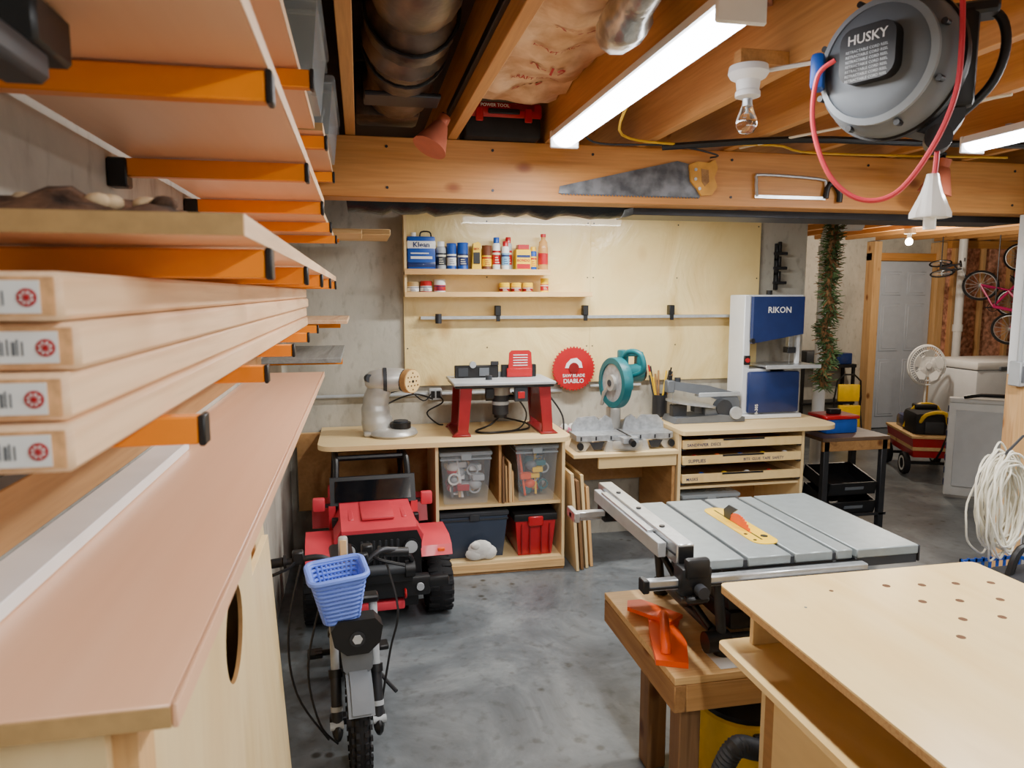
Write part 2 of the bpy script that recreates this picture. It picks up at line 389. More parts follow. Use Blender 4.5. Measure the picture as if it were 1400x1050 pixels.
b=B('wall_ledger_board'); b.box(-.449,-.435,.2,3.4,1.33,1.41,old,.002).box(-.449,-.437,.2,3.4,1.41,1.425,blk); b.done()
zz=1.510
for i in range(4):
    b=B('lumber_board'); dy=[.0,.014,.004,-.006][3-i]; dx=[0,-.004,.003,-.002][i]; y0=.625+dy
    b.box(-.365+dx,-.222+dx,y0,3.30+dy,zz,zz+.038,pine,.0045)
    b.box(-.360+dx,-.227+dx,y0-.0006,y0,zz+.004,zz+.034,pinee)
    b.box(-.345+dx,-.237+dx,y0-.0014,y0-.0006,zz+.006,zz+.031,wht)
    b.cyl((-.246+dx,y0-.002,zz+.018),(-.246+dx,y0-.0014,zz+.018),.0072,red,n=18)
    b.cyl((-.246+dx,y0-.0024,zz+.018),(-.246+dx,y0-.002,zz+.018),.0052,wht,n=12)
    for a in (0,45,90,135):
        c_,s_=math.cos(R(a))*.006,math.sin(R(a))*.006; b.cyl((-.246+dx-c_,y0-.0026,zz+.018-s_),(-.246+dx+c_,y0-.0026,zz+.018+s_),.0007,red,n=4)
    for k in range(13):
        b.box(-.305+dx+k*.0035,-.3038+dx+k*.0035+.0012*(k%3==1),y0-.002,y0-.0014,zz+.012,zz+.023+.002*(k%2),gry)
    b.done(); zz+=.0395
def shelfboard(n,y0,y1,z0,tip,th=.02,m1=mel):
    b=B(n); b.box(-.412,tip,y0,y1,z0,z0+th,m1,.001).box(-.412,tip,y0-.002,y0,z0,z0+th,mdf).box(tip,tip+.001,y0,y1,z0,z0+th,pine); b.done()
shelfboard('rack_shelf_board',.73,3.45,1.703,-.104)
shelfboard('rack_shelf_board',.70,2.25,1.901,-.095)
shelfboard('rack_shelf_board',2.27,3.5,1.901,-.11,.018)
shelfboard('rack_shelf_board',.9,2.05,2.077,-.105)
shelfboard('rack_shelf_board',2.07,3.02,2.077,-.085)
b=B('live_edge_slab'); vs=[];fs=[];nx,ny=11,40
for j in range(ny):
    for i in range(nx):
        x=-.41+.235*i/(nx-1); y=.80+.80*j/(ny-1)
        e=math.sin(math.pi*i/(nx-1))**.5*min(1,j/3+.2,(ny-1-j)/3+.2)
        vs.append((x+.02*noise.noise(Vector((y*9,0,1)))*(i/(nx-1)),y,1.724+e*(.028+.024*noise.noise(Vector((x*18,y*14,2))))))
for j in range(ny-1):
    for i in range(nx-1): a=j*nx+i; fs.append((a,a+1,a+nx+1,a+nx))
N=len(vs); vs+= [(v[0],v[1],1.7235) for v in vs]
fs+= [(N+f[0],N+f[3],N+f[2],N+f[1]) for f in fs[:]]
for j in range(ny-1):
    for i in (0,nx-1): a=j*nx+i; fs.append((a,a+nx,N+a+nx,N+a))
for i in range(nx-1):
    for j in (0,ny-1): a=j*nx+i; fs.append((a,a+1,N+a+1,N+a))
b.add(vs,fs,bark)
for k in range(34):
    x=-.35+random.random()*.15;y=.82+random.random()*.72
    b.sph((x,y,1.746),(.008+random.random()*.012,.018,.009),random.choice([barkl,bark]),8)
b.done(60)
def bin_(name,x0,x1,y0,y1,z0,z1,body,lid,contents=None,ins=.02,lidh=.02):
    b=B(name)
    b.taper(x0,x1,y0,y1,z0,z1,ins,body)
    b.box(x0-.008,x1+.008,y0-.008,y1+.008,z1-.005,z1+lidh,lid,.006)
    b.box(x0-.004,x1+.004,y0-.004,y1+.004,z1-.03,z1-.02,lid,.002)
    xm=(x0+x1)/2
    b.box(xm-.03,xm+.03,y0-.014,y0-.004,z1-.03,z1+.012,lid,.004)
    if contents: contents(b,x0+ins+.01,x1-ins-.01,y0+ins+.01,y1-ins-.01,z0+.01,z1-.03)
    b.done()
def junk(cols,n,s=.05):
    def f(b,x0,x1,y0,y1,z0,z1):
        for k in range(n):
            x=random.uniform(x0+s*.4,x1-s*.4);y=random.uniform(y0+s*.4,y0+(y1-y0)*.5);z=random.uniform(z0+s*.4,z0+(z1-z0)*.8)
            m=random.choice(cols)
            if k%4==0: b.sph((x,y,z),(s*.45,s*.4,s*.35),m,10)
            elif k%4==1: b.box(x-s*.4,x+s*.4,y-s*.3,y+s*.3,z-s*.2,z+s*.2,m,.004)
            elif k%4==2: b.tor((x,y,z),s*.35,s*.07,m,'y',16,6)
            else: b.cyl((x,y,z0+.01),(min(x1,max(x0,x+random.uniform(-.5,.5)*s)),y+.02,z1),s*.09,m,n=8)
    return f
lidc=MT('clear_lid','#aab3b8',.25,alpha=.55,var=.03)
bin_('clear_storage_bin',-.33,-.07,1.62,2.02,2.099,2.24,lidc,cplas,junk([lgr,wht,gry],10),.015)
bin_('clear_storage_bin',-.33,-.06,2.2,2.75,2.099,2.235,lidc,cplas,junk([lgr,wht,gry],10),.015)
b=B('cordless_tool'); b.box(-.36,-.262,.55,.63,1.80,1.84,blk,.012).box(-.305,-.268,.542,.56,1.822,1.842,MT('lime_plastic','#b8c814',.4),.004).box(-.30,-.26,.6,.74,1.83,1.86,dgr,.006).box(-.31,-.255,.70,.78,1.855,1.899,blk,.004); b.done()
b=B('wall_board_shelf'); b.box(-.449,-.06,3.62,4.35,1.502,1.52,pine,.002).box(-.449,-.1,3.9,3.93,1.47,1.50,orange); b.done()
b=B('weathered_board'); b.box(-.449,-.09,3.45,4.3,1.33,1.352,gbrd,.002).box(-.449,-.09,3.7,3.73,1.30,1.329,orange); b.done()
b=B('wall_board_shelf'); b.box(-.449,.17,4.0,4.5,1.955,1.985,pineX,.003).box(-.449,.02,3.6,3.98,1.93,1.95,pineX,.003).box(-.44,-.2,3.85,4.2,1.985,2.03,old,.003).box(-.449,-.1,4.1,4.13,1.92,1.954,orange); b.done()
b=B('plywood_cabinet')
def holed(b,x0,x1,y0,y1,z0,z1,cy,cz,r,m,me,n=48):
    import math as _m
    cs=[(y0,z0),(y1,z0),(y1,z1),(y0,z1)]
    ang=[2*_m.pi*i/n for i in range(n)]; rect=[]
    for a in ang:
        dy,dz=_m.cos(a),_m.sin(a); t=1e9
        if dy>1e-9:t=min(t,(y1-cy)/dy)
        if dy<-1e-9:t=min(t,(y0-cy)/dy)
        if dz>1e-9:t=min(t,(z1-cz)/dz)
        if dz<-1e-9:t=min(t,(z0-cz)/dz)
        rect.append([cy+dy*t,cz+dz*t])
    for c in cs:
        k=min(range(n),key=lambda i:abs((_m.atan2(c[1]-cz,c[0]-cy)-ang[i]+_m.pi)%(2*_m.pi)-_m.pi)); rect[k]=list(c)
    cir=[(cy+r*_m.cos(a),cz+r*_m.sin(a)) for a in ang]
    for x in (x0,x1):
        b.add([(x,*p) for p in cir]+[(x,*p) for p in rect],[(i,(i+1)%n,n+(i+1)%n,n+i) for i in range(n)],m)
    b.add([(x0,*p) for p in cir]+[(x1,*p) for p in cir],[(i,(i+1)%n,n+(i+1)%n,n+i) for i in range(n)],me)
    b.add([(x0,*p) for p in rect]+[(x1,*p) for p in rect],[(i,(i+1)%n,n+(i+1)%n,n+i) for i in range(n)],me)
holed(b,-.222,-.215,.66,1.42,0,1.286,1.215,1.095,.080,plyZ,plyd)
b.box(-.449,-.222,1.40,1.42,0,1.286,plyZ).box(-.449,-.222,.64,.66,0,1.286,plyZ).box(-.449,-.222,.66,1.40,.6,.62,plyZ).box(-.448,-.44,.66,1.40,0,1.286,blk2).box(-.44,-.222,.66,1.40,1.27,1.286,plyd).box(-.44,-.222,.98,.99,.62,1.27,blk2)  # black back and divider paint in the dark seen through the hole
b.box(-.237,-.2,.655,.70,0,1.286,pineZ,.001)
b.done()
for k in range(4):
    b=B('leaning_plywood_sheet'); ln=[.95,1.08,.9,.72][k]; hh_=[1.12,1.0,1.08,.95][k]; x=-.345+.033*k
    b.at((x,1.45,0),(0,-4+k*.3,0)); b.box(0,.018,0,ln,0.002,hh_,[plyZ,pineZ,plyZ,plyZ][k],.001); b.done()
# ================= BACK WALL
b=B('plywood_wall_panel'); b.box(.27,1.49,4.655,4.679,1.06,2.26,panelm,.001).box(1.4905,2.71,4.655,4.679,1.06,2.26,panelm,.001)
for x in (.29,.8,1.47,1.51,2.1,2.69):
    for z in (1.3,1.75,2.1): b.cyl((x,4.655,z),(x,4.6545,z),.005,drk,n=8)
b.done()
b=B('back_wall_shelf'); b.box(.27,1.18,4.5,4.654,1.762,1.778,ply,.001).box(.27,1.18,4.492,4.5,1.76,1.795,pineX,.001)
b.box(.27,1.46,4.52,4.654,1.628,1.642,ply,.001).box(.27,1.46,4.512,4.52,1.625,1.656,pineX,.001).box(.27,.285,4.52,4.654,1.642,2.12,ply).done()
b=B('clamp_rail'); b.box(.37,2.57,4.60,4.654,1.487,1.503,ply,.001).box(.37,2.57,4.592,4.60,1.485,1.505,alu,.001)
for x in (.86,1.44,2.04): b.box(x-.018,x+.018,4.58,4.63,1.505,1.57,blk,.003).box(x-.012,x+.012,4.58,4.592,1.47,1.505,blk,.002)
b.cyl((.48,4.58,1.46),(.48,4.58,1.52),.02,drk)
b.done()
b=B('electrical_conduit'); b.cyl((-.44,4.66,1.005),(1.3,4.66,1.005),.012,lgr,n=12).box(.42,.50,4.62,4.654,.97,1.045,lgr,.004).box(.43,.455,4.617,4.62,.985,1.03,blk).box(.465,.49,4.617,4.62,.985,1.03,blk)
b.cyl((1.5,4.664,1.03),(1.86,4.664,1.03),.01,lgr,n=10); b.done()
lb2=MT('cream_label','#e9e2c8',.5)
def can(name,x,r,h,m,z=1.779,y=4.58,lid=lgr,label=None,spray=False,band=None):
    b=B(name); b.at((x,y,z))
    if spray:
        b.lathe([(r*.94,0),(r,.004),(r,h*.75),(r*.95,h*.8),(r*.6,h*.85),(r*.6,h*.86)],m).lathe([(r*.72,h*.82),(r*.72,h*.99),(r*.66,h),(0,h)],lid)
    else:
        b.lathe([(r,0),(r*1.03,.003),(r,.006),(r,h-.008),(r*1.04,h-.004),(r*.95,h),(r*.9,h-.004),(0,h-.004)],m)
        if lid is not None: b.cyl((0,0,h-.005),(0,0,h-.001),r*.7,lid)
    if label:
        b.lathe([(r*1.012,h*.22),(r*1.012,h*.62)],label)
        b.lathe([(r*1.02,h*.50),(r*1.02,h*.56)],band or lb2)
        for k in range(3): b.box(-r*.5,r*(.5-.15*k),-r*1.03-.001,-r*.9,h*(.27+.07*k),h*(.29+.07*k),band or lb2)
    b.done()
b=B('solvent_can'); b.box(.29,.46,4.52,4.63,1.779,1.99,blu,.01).box(.289,.461,4.519,4.631,1.80,1.84,navy,.008).box(.288,.462,4.518,4.6,1.915,1.965,wht,.008).cyl((.33,4.57,1.99),(.33,4.57,2.015),.017,wht).cyl((.30,4.57,1.99),(.30,4.57,1.992),.01,red)
b.tube([(.37,4.57,1.99),(.38,4.57,2.02),(.43,4.57,2.02),(.44,4.57,1.99)],.005,blk,smooth=3).text('Klean',.045,(.375,4.5155,1.925),navy).box(.31,.44,4.5165,4.519,1.855,1.87,wht).box(.31,.42,4.5165,4.519,1.885,1.892,wht); b.done()
can('spray_can',.50,.03,.185,lgr,lid=wht,label=dgr,spray=True)
can('spray_can',.565,.03,.175,blu,lid=blu,label=wht,band=navy)
can('spray_can',.635,.033,.18,blu,lid=wht,label=navy)
b=B('filler_pouch'); b.prism([(.69,1.779),(.75,1.779),(.748,1.95),(.73,1.965),(.70,1.955)],'y',4.56,4.61,yel).box(.70,.74,4.555,4.56,1.83,1.90,blk).text('MIX',.02,(.72,4.553,1.915),red); b.done()
can('glue_bottle',.787,.030,.165,MT('brown_label','#6b3b22',.5),lid=red,label=yel,band=red)
can('spray_can',.848,.026,.215,wht,lid=blu,label=red,spray=True)
can('spray_can',.90,.024,.19,wht,lid=red,label=MT('light_blue_label','#7fb3d9',.4),spray=True,y=4.55,band=navy)
can('spray_can',.93,.024,.22,lgr,lid=red,label=red,spray=True,y=4.61)
b=B('yellow_screw_box'); b.box(.965,1.06,4.53,4.62,1.779,1.92,yel,.003).box(.97,1.055,4.5285,4.53,1.80,1.83,red).box(.97,1.055,4.5285,4.53,1.87,1.885,navy).box(.98,1.05,4.54,4.61,1.92,1.95,red,.002).text('BONDO',.022,(1.012,4.5275,1.845),red); b.done()
can('spray_can',1.085,.022,.16,blu,lid=yel,label=yel,spray=True,band=red)
b=B('clear_oil_bottle'); b.at((1.148,4.57,1.779)); b.lathe([(.028,0),(.031,.01),(.031,.15),(.026,.19),(.014,.205),(.014,.22)],MT('amber_oil','#d8a05a',.2,alpha=.7)).cyl((0,0,.22),(0,0,.24),.017,red).lathe([(.032,.05),(.032,.12)],red); b.done()
for (x,h,m,l) in ((.325,.075,MT('tan_tin','#b79a6a',.5),wht),(.405,.08,red,wht),(.49,.09,wht,red)): can('putty_tub',x,.036,h,m,1.643,lid=lgr,label=l,band=navy)
for x in (.90,.975,1.05): can('stain_tin',x,.033,.07,yel,1.643,lid=lgr,label=dred)
can('yellow_glue_bottle',1.16,.026,.1,yel,1.643,label=red)
b=B('round_saw_blade_pack'); b.lathe([(0,-.004),(.138,-.004),(.138,.006),(.10,.010),(0,.012)],red,(1.37,4.615,1.155),'y',48)
for k in range(40):
    a=2*math.pi*k/40; b.at((1.37+.14*math.cos(a),4.615,1.155+.14*math.sin(a)),(0,-math.degrees(a),0)); b.box(-.006,.006,-.003,.004,-.006,.004,red)
b.at(); b.text('DIABLO',.04,(1.37,4.609,1.06),wht).text('SAW BLADE',.028,(1.37,4.609,1.10),wht)
b.prism([(1.31,1.16),(1.43,1.16),(1.42,1.20),(1.39,1.225),(1.35,1.22),(1.32,1.19)],'y',4.607,4.610,wht).lathe([(0,0),(.035,0),(.035,.002),(0,.002)],dred,(1.37,4.605,1.16),'y')
b.cyl((1.37,4.62,1.155),(1.37,4.654,1.155),.01,lgr); b.done()
# ================= LEFT BENCH + CABINET
b=B('workbench_cabinet')
b.prism(roundrect(-.25,1.21,4.05,4.67,(.1,.1,0,0)),'z',.785,.812,ply)
for x in (.40,1.15): b.box(x,x+.018,4.09,4.66,.06,.785,plyZ,.001)
b.box(.418,1.15,4.09,4.66,.065,.083,ply).box(.418,1.15,4.12,4.66,.40,.418,ply).box(.418,1.15,4.64,4.66,.06,.785,plyd)
b.box(.775,.79,4.12,4.66,.418,.785,plyd).box(.40,1.168,4.085,4.092,.02,.065,pineX).box(.40,1.168,4.1,4.66,0,.06,plyd)
b.box(-.44,.4,4.62,4.66,.70,.785,pineX).box(-.40,.4,4.60,4.62,.3,.785,plyd)
b.done()
bin_('clear_storage_bin',.435,.73,4.13,4.55,.42,.715,cplas,lidc,junk([red,gry,blu,lgr,lgr,skin,wht],34,.09))
bin_('clear_storage_bin',.88,1.13,4.12,4.5,.42,.74,cplas,lidc,junk([yel,orp,teal,blk,gry,lgr],34,.08))
b=B('wood_offcuts')
for k in range(6):
    x=.795+.013*k; h=.24-.012*k+random.random()*.05; b.at((x,4.11+random.random()*.03,.4185),(0,-2+random.random()*2,0)); b.box(0,.011,0,.3,0,h,random.choice([pineZ,plyZ,oldz]),.001)
b.done()
bin_('grey_storage_bin',.43,.83,4.14,4.6,.084,.345,gplas,dgr,None,.025,.025)
b=B('cloth_bundle'); b.at((.66,4.105,.15)); b.sph((0,0,0),(.075,.02,.06),cloth,12).sph((.05,.005,-.02),(.05,.02,.045),cloth,10).sph((-.03,0,-.025),(.06,.02,.04),cloth,10).sph((-.03,-.012,.03),(.03,.015,.025),cloth,10); b.done()
b=B('red_storage_bin'); b.taper(.875,1.12,4.12,4.55,.084,.30,.02,red); b.box(.865,1.13,4.11,4.56,.30,.345,blk,.008).box(.95,1.04,4.10,4.12,.27,.33,red,.006)
for x in (.91,.96,1.03,1.08): b.box(x,x+.006,4.115,4.13,.1,.28,dred)
b.done()
for k in range(4):
    b=B('leaning_offcut_board'); x=1.225+.035*k; h=[.60,.55,.58,.5][k]; b.at((x,4.02+.02*k,0),(0,-4,0)); b.box(0,.018,0,.42,.003,h,[plyZ,oldz,plyZ,pineZ][k],.001); b.done()
b=B('miter_saw_bench'); b.box(1.215,1.88,4.07,4.67,.675,.70,ply,.003).box(1.38,1.88,4.1,4.12,.60,.674,ply,.002).box(1.86,1.88,4.12,4.65,0,.674,plyd).box(1.235,1.86,4.60,4.62,.4,.674,plyd); b.done()
b=B('drawer_workbench')
b.prism(roundrect(1.887,2.98,4.03,4.67,(.02,.14,0,0)),'z',.795,.82,ply)
for x in (1.89,2.73): b.box(x,x+.02,4.1,4.66,0,.795,plyZ,.001)
b.box(1.91,2.73,4.64,4.66,0,.795,plyd).box(1.91,2.73,4.1,4.66,.05,.07,ply).box(1.91,2.73,4.12,4.66,.44,.455,ply)
for i,z in enumerate((.70,.60,.485)):
    b.box(1.915,2.72,4.085,4.10,z,z+.055,plyY,.002).box(1.915,2.72,4.10,4.62,z,z+.01,plyd).box(1.915,1.927,4.1,4.6,z,z+.05,ply).box(2.708,2.72,4.1,4.6,z,z+.05,ply)
    b.box(2.18,2.46,4.083,4.086,z+.045,z+.056,blk2)
    for x in (1.91,2.70): b.box(x,x+.03,4.10,4.6,z-.012,z-.002,drk)
b.text('SANDPAPER  DISCS',.026,(1.94,4.0835,.715),navy,al='LEFT').text('SUPPLIES',.03,(1.95,4.0835,.613),navy,al='LEFT').text('BITS  GLUE  TAPE  SAFETY',.024,(2.32,4.0835,.613),navy,al='LEFT').text('MASKS',.026,(1.94,4.0835,.50),navy,al='LEFT')
for k in range(14): b.sph((1.97+k*.052,4.15,[.73,.632,.517][k%3]),(.02,.03,.018),[yel,red,blu,wht,orp][k%5],8)
b.done()
bin_('clear_storage_bin',1.94,2.32,4.12,4.55,.071,.38,cplas,lidc,junk([wht,gry,lgr,blu],22,.09))
# ---- disc sander
b=B('benchtop_disc_sander'); b.at((.155,4.33,.813),(0,0,0),1.08)
b.lathe([(0,0),(.125,0),(.135,.012),(.125,.03),(.10,.042),(0,.05)],sil,(0.02,0,0),'z',32)
b.box(-.14,.12,-.05,.1,0,.03,sil,.014)
b.tube([(-.055,.03,.02),(-.07,.03,.10),(-.07,.03,.18),(-.05,.02,.25),(-.02,.01,.30)],[.085,.078,.07,.066,.06],sil,18,smooth=5)
b.lathe([(0,-.13),(.03,-.125),(.05,-.10),(.062,-.05),(.066,0),(.062,.07),(.056,.09),(0,.09)],sil,(.0,0,.305),'x',28)
b.lathe([(.068,-.03),(.068,-.01)],dgr,(.0,0,.305),'x',28)
b.cyl((-.112,-.02,.32),(-.10,-.045,.32),.022,dgr)
b.cyl((.085,-.01,.30),(.105,-.03,.30),.062,dgr).cyl((.10,-.025,.30),(.125,-.05,.30),.066,plyd).cyl((.125,-.05,.30),(.128,-.053,.30),.062,plyY)
for k in range(12):
    a=R(30*k); rr=.045 if k%2 else .027; u=Vector((.7,.7,0)); p=Vector((.1285,-.0535,.30))+u*rr*math.cos(a)+Vector((0,0,rr*math.sin(a))); b.cyl(p,p+Vector((.0007,-.0007,0)),.005,doghole,n=8)
b.cyl((.1285,-.0535,.30),(.13,-.055,.30),.008,blk,n=10)
b.cyl((.06,-.03,.045),(.06,-.03,.075),.055,blk).cyl((.06,-.03,.075),(.06,-.03,.085),.04,dgr)
b.tube([(-.1,.08,.1),(.02,.16,.16),(.14,.16,.2),(.22,.2,.18),(.26,.22,.16)],.005,blk,smooth=5).tube([(-.05,.1,.2),(.1,.13,.23),(.2,.17,.16),(.25,.22,.19)],.004,blk,smooth=5); b.done()
# ---- router table
b=B('router_table'); b.at((.83,4.36,.813))
b.box(-.31,.30,-.2,.2,.30,.318,lgr,.004).box(-.30,.29,-.19,.19,.285,.30,blk,.003)
rr_=MT('router_leg_red','#8e1a20',.4)
for sx in (-1,1):
    for y0 in (-.18,.15): b.prism([(sx*.20,.285),(sx*.27,.285),(sx*.285,.03),(sx*.32,0),(sx*.22,0),(sx*.225,.03)],'y',y0,y0+.03,rr_)
    b.box(sx*.22,sx*.235,-.15,.15,.06,.285,dred).box(sx*.21,sx*.31,-.19,.19,0,.012,dred,.003)
b.box(-.27,.0,.06,.10,.318,.395,blk,.004).box(.02,.24,.06,.10,.318,.395,blk,.004).box(-.26,.24,.1,.115,.318,.35,lgr,.002)
b.box(-.25,-.19,.055,.06,.33,.38,dgr).box(-.12,-.06,.055,.06,.33,.38,gry).cyl((-.16,.05,.40),(-.16,.08,.40),.02,lgr).box(-.05,.0,.05,.06,.395,.42,drk,.003)
b.box(.05,.21,.04,.055,.32,.375,red,.004).prism([(.06,.375),(.21,.375),(.205,.47),(.19,.485),(.08,.485),(.065,.47)],'y',.045,.055,red)
for i in range(5): b.box(.09,.18,.042,.045,.39+.016*i,.395+.016*i,wht)
b.cyl((-.08,-.05,.318),(-.08,-.05,.345),.02,dgr)
b.cyl((.0,0,.285),(.0,0,.22),.06,sil).cyl((0,0,.22),(0,0,.10),.05,dgr).cyl((0,0,.18),(0,0,.16),.053,lgr).cyl((0,0,.10),(0,0,.08),.04,blk).cyl((-.09,0,.2),(-.05,0,.2),.018,blk).cyl((.05,0,.2),(.09,0,.2),.018,blk)
b.box(.05,.13,-.19,-.16,.2,.285,dgr,.004).box(.07,.11,-.195,-.19,.22,.26,red,.002).box(-.12,-.07,-.18,-.14,.22,.28,blk,.004)
b.tube([(0,0,.09),(-.06,.02,.03),(-.16,-.05,.008),(-.1,-.12,.008),(.05,-.1,.01),(.17,-.03,.01),(.18,.1,.02),(.05,.15,.05)],.006,blk,smooth=6)
b.tube([(.05,-.12,.25),(.14,-.1,.12),(.1,-.08,.02),(-.05,-.12,.01)],.005,blk,smooth=6)
b.done()
b=B('power_cord'); b.tube([(.48,4.615,1.0),(.5,4.59,.96),(.40,4.58,.9),(.46,4.57,.83),(.50,4.58,.818)],.005,blk,smooth=6).tube([(1.16,4.6,1.0),(1.2,4.58,.98),(1.28,4.55,.85),(1.27,4.5,.72)],.006,blk,smooth=6); b.done()
# ---- miter saw
b=B('miter_saw'); A_=((1.565,4.25,.701),(0,0,0)); b.at(*A_,(.94,1,1.15))
b.cyl((0,0,.02),(0,0,.075),.15,stl,n=32)
b.prism([(-.33,-.1),(-.30,-.12),(-.12,-.12),(.12,-.12),(.30,-.12),(.33,-.1),(.33,.07),(-.33,.07)],'z',.055,.085,stl)
b.prism([(-.31,.055),(-.33,.0),(-.27,.0),(-.22,.055)],'y',-.1,.06,sil).prism([(.31,.055),(.33,.0),(.27,.0),(.22,.055)],'y',-.1,.06,sil)
b.prism([(-.13,.055),(-.15,0),(.15,0),(.13,.055)],'y',-.14,.1,sil)
b.prism([(-.05,-.20),(.05,-.20),(.06,-.1),(-.06,-.1)],'z',.05,.078,stl).cyl((0,-.20,.06),(0,-.24,.055),.018,blk)
b.box(-.006,.006,-.19,.05,.085,.087,blk)
b.lathe([(.10,0),(.155,0),(.16,.02),(.155,.04),(.10,.04)],sil,(0,-.02,.015),'z',32)
for sx in (-1,1):
    b.prism([(sx*.03,.085),(sx*.32,.085),(sx*.32,.12),(sx*.28,.16),(sx*.16,.165),(sx*.13,.14),(sx*.09,.17),(sx*.05,.15)],'y',.03,.045,stl)
    b.box(sx*.25,sx*.27,.045,.08,.085,.125,sil).box(sx*.10,sx*.13,.045,.09,.085,.15,sil).cyl((sx*.31,-.13,.03),(sx*.31,-.11,.03),.02,blk)
    b.prism([(sx*.15,.05),(sx*.25,.05),(sx*.22,.01),(sx*.17,.01)],'y',-.121,-.119,drk)
for k in range(7):
    if k!=3: b.box(-.31+.1*k,-.30+.1*k,-.122,-.119,.06,.08,drk)
b.box(-.04,.04,.08,.17,.05,.20,sil,.012).tube([(0,.13,.18),(0,.12,.3),(.0,.06,.38)],[.035,.03,.028],dgr,10,smooth=4)
b.cyl((-.1,.12,.10),(.1,.12,.10),.03,sil)
b.at((1.545,4.25,.735),(0,0,12))
b.lathe([(0,0),(.127,0),(.127,.003),(0,.003)],stl,(-.05,-.02,.37),'x',40)
b.lathe([(.118,-.006),(.152,-.006),(.156,.0),(.156,.045),(.118,.045)],teal,(-.052,-.02,.37),'x',44,True)
prof=[(-.02+.156*math.cos(R(a)),.37+.156*math.sin(R(a))) for a in range(-10,191,10)]
b.prism(prof,'x',-.03,.0,teal)
b.cyl((-.07,-.02,.37),(-.05,-.02,.37),.05,sil).cyl((-.075,-.02,.37),(-.07,-.02,.37),.02,dgr)
b.tube([(-.06,-.02,.37),(-.06,.06,.30),(-.05,.1,.22)],.012,sil,8)
b.cyl((.0,.0,.42),(.16,.0,.42),.058,teal).cyl((.16,0,.42),(.18,0,.42),.052,blk).cyl((.03,0,.42),(.05,0,.42),.061,dgr)
b.tube([(.02,.0,.48),(.02,-.08,.56),(.05,-.17,.55),(.06,-.19,.46),(.04,-.12,.42)],.017,teal,10,smooth=5)
b.box(.02,.17,-.02,.02,.525,.555,teal,.01).box(.13,.17,-.03,.03,.44,.555,teal,.012).box(.0,.05,-.05,.02,.43,.57,teal,.012)
b.done()
b=B('red_rag')
for k in range(7): b.sph((1.26+.018*k,4.57,.73+.02*(k%3)),(.03,.03,.03),[dred,MT('pink_cloth','#b06078',.9),wht][k%3],8)
b.done()
# ---- scroll saw
b=B('scroll_saw'); b.at((2.16,4.38,.822))
b.prism([(-.22,0),(.27,0),(.27,.03),(.1,.05),(-.2,.035)],'y',-.10,.10,gry)
b.at((2.16,4.38,.822),(0,8,0)); b.prism(roundrect(-.24,.06,-.12,.12,(.1,.05,.05,.1)),'z',.10,.112,alu)
b.at((2.16,4.38,.822))
b.box(-.2,-.1,-.03,.03,.03,.11,dgr,.006)
b.prism([(-.23,.24),(-.21,.265),(.05,.23),(.24,.18),(.27,.12),(.27,.04),(.22,.04),(.20,.1),(.05,.16),(-.22,.215)],'y',-.025,.025,gry)
b.prism([(-.05,.06),(.26,.03),(.26,.08),(-.05,.10)],'y',-.03,.03,gry)
b.cyl((.13,-.09,.09),(.13,-.03,.09),.055,dgr).cyl((.20,-.12,.06),(.20,-.1,.06),.04,lgr)
b.cyl((-.19,0,.11),(-.19,0,.22),.003,alu,n=8).cyl((-.21,0,.265),(-.21,0,.30),.012,blk).cyl((-.16,0,.25),(-.16,0,.285),.02,dgr)
b.box(-.24,-.19,-.03,.03,.19,.27,gry,.006).box(0,.18,-.08,-.03,.02,.09,gry,.008).box(-.02,.27,-.03,.04,.155,.185,lgr,.004)
b.done()
b=B('pencil_holder'); b.at((1.97,4.59,.82)); b.lathe([(.05,0),(.05,.15),(.046,.15),(.046,.01),(0,.01)],drk)
for k in range(15):
    a=random.random()*6.3; b.cyl((.015*math.cos(a),.015*math.sin(a),.02),(.085*math.cos(a),.045*math.sin(a),.26+.10*random.random()),.006,random.choice([yel,dgr,yel,blk,red,old]),n=6)
b.done()
# ---- band saw
b=B('band_saw'); b.at((2.45,4.37,.822))
wb=MT('bandsaw_white','#dadde0',.4,var=.02)
b.box(0,.05,0,.2,0.03,.815,wb,.006)
b.prism([(.04,.53),(.42,.57),(.42,.815),(.04,.815)],'y',0.0,.2,wb).prism([(.045,.50),(.41,.56),(.41,.805),(.045,.805)],'y',-.035,0.0,navy)
b.box(.04,.42,0,.2,.03,.33,wb,.004).box(.03,.40,-.035,0,.04,.315,navy,.012)
b.box(-.01,.43,-.03,.21,0,.03,wb,.006)
b.box(.12,.52,-.08,.2,.345,.357,alu,.003).box(.12,.52,-.085,-.08,.335,.36,lgr,.002).box(.2,.3,.0,.1,.31,.345,drk)
b.box(.34,.37,.02,.06,.46,.6,alu,.003).box(.33,.39,.01,.07,.43,.47,drk,.003).cyl((.355,.03,.357),(.355,.03,.47),.002,alu,n=6).box(.40,.425,.02,.05,.357,.58,wb,.004)
b.box(.004,.048,-.012,.0,.36,.42,blk,.003).cyl((.026,-.018,.39),(.026,-.01,.39),.015,red)
b.text('RIKON',.055,(.23,-.0365,.70),wht).text('10-305',.03,(.10,-.0365,.06),wht,rot=(90,-90,0))
b.cyl((.04,-.03,.52),(.04,-.05,.52),.015,blk).cyl((.23,.1,.815),(.23,.1,.845),.02,blk)
b.done()
b=B('hanging_black_clamps')
for k in range(3):
    z=1.73+.1*k; b.at((2.84,4.665,z)); b.box(-.01,.01,-.02,.0149,-.06,.06,blk,.003).box(-.03,.07,-.03,-.01,-.02,0,blk2,.003).box(.0,.02,-.035,-.01,.0,.07,blk,.003)
b.done()
b=B('metal_side_table'); b.box(2.99,3.50,4.25,4.62,.665,.69,WD('table_brown','#5a4536','#6f5846','x',8,.5),.003)
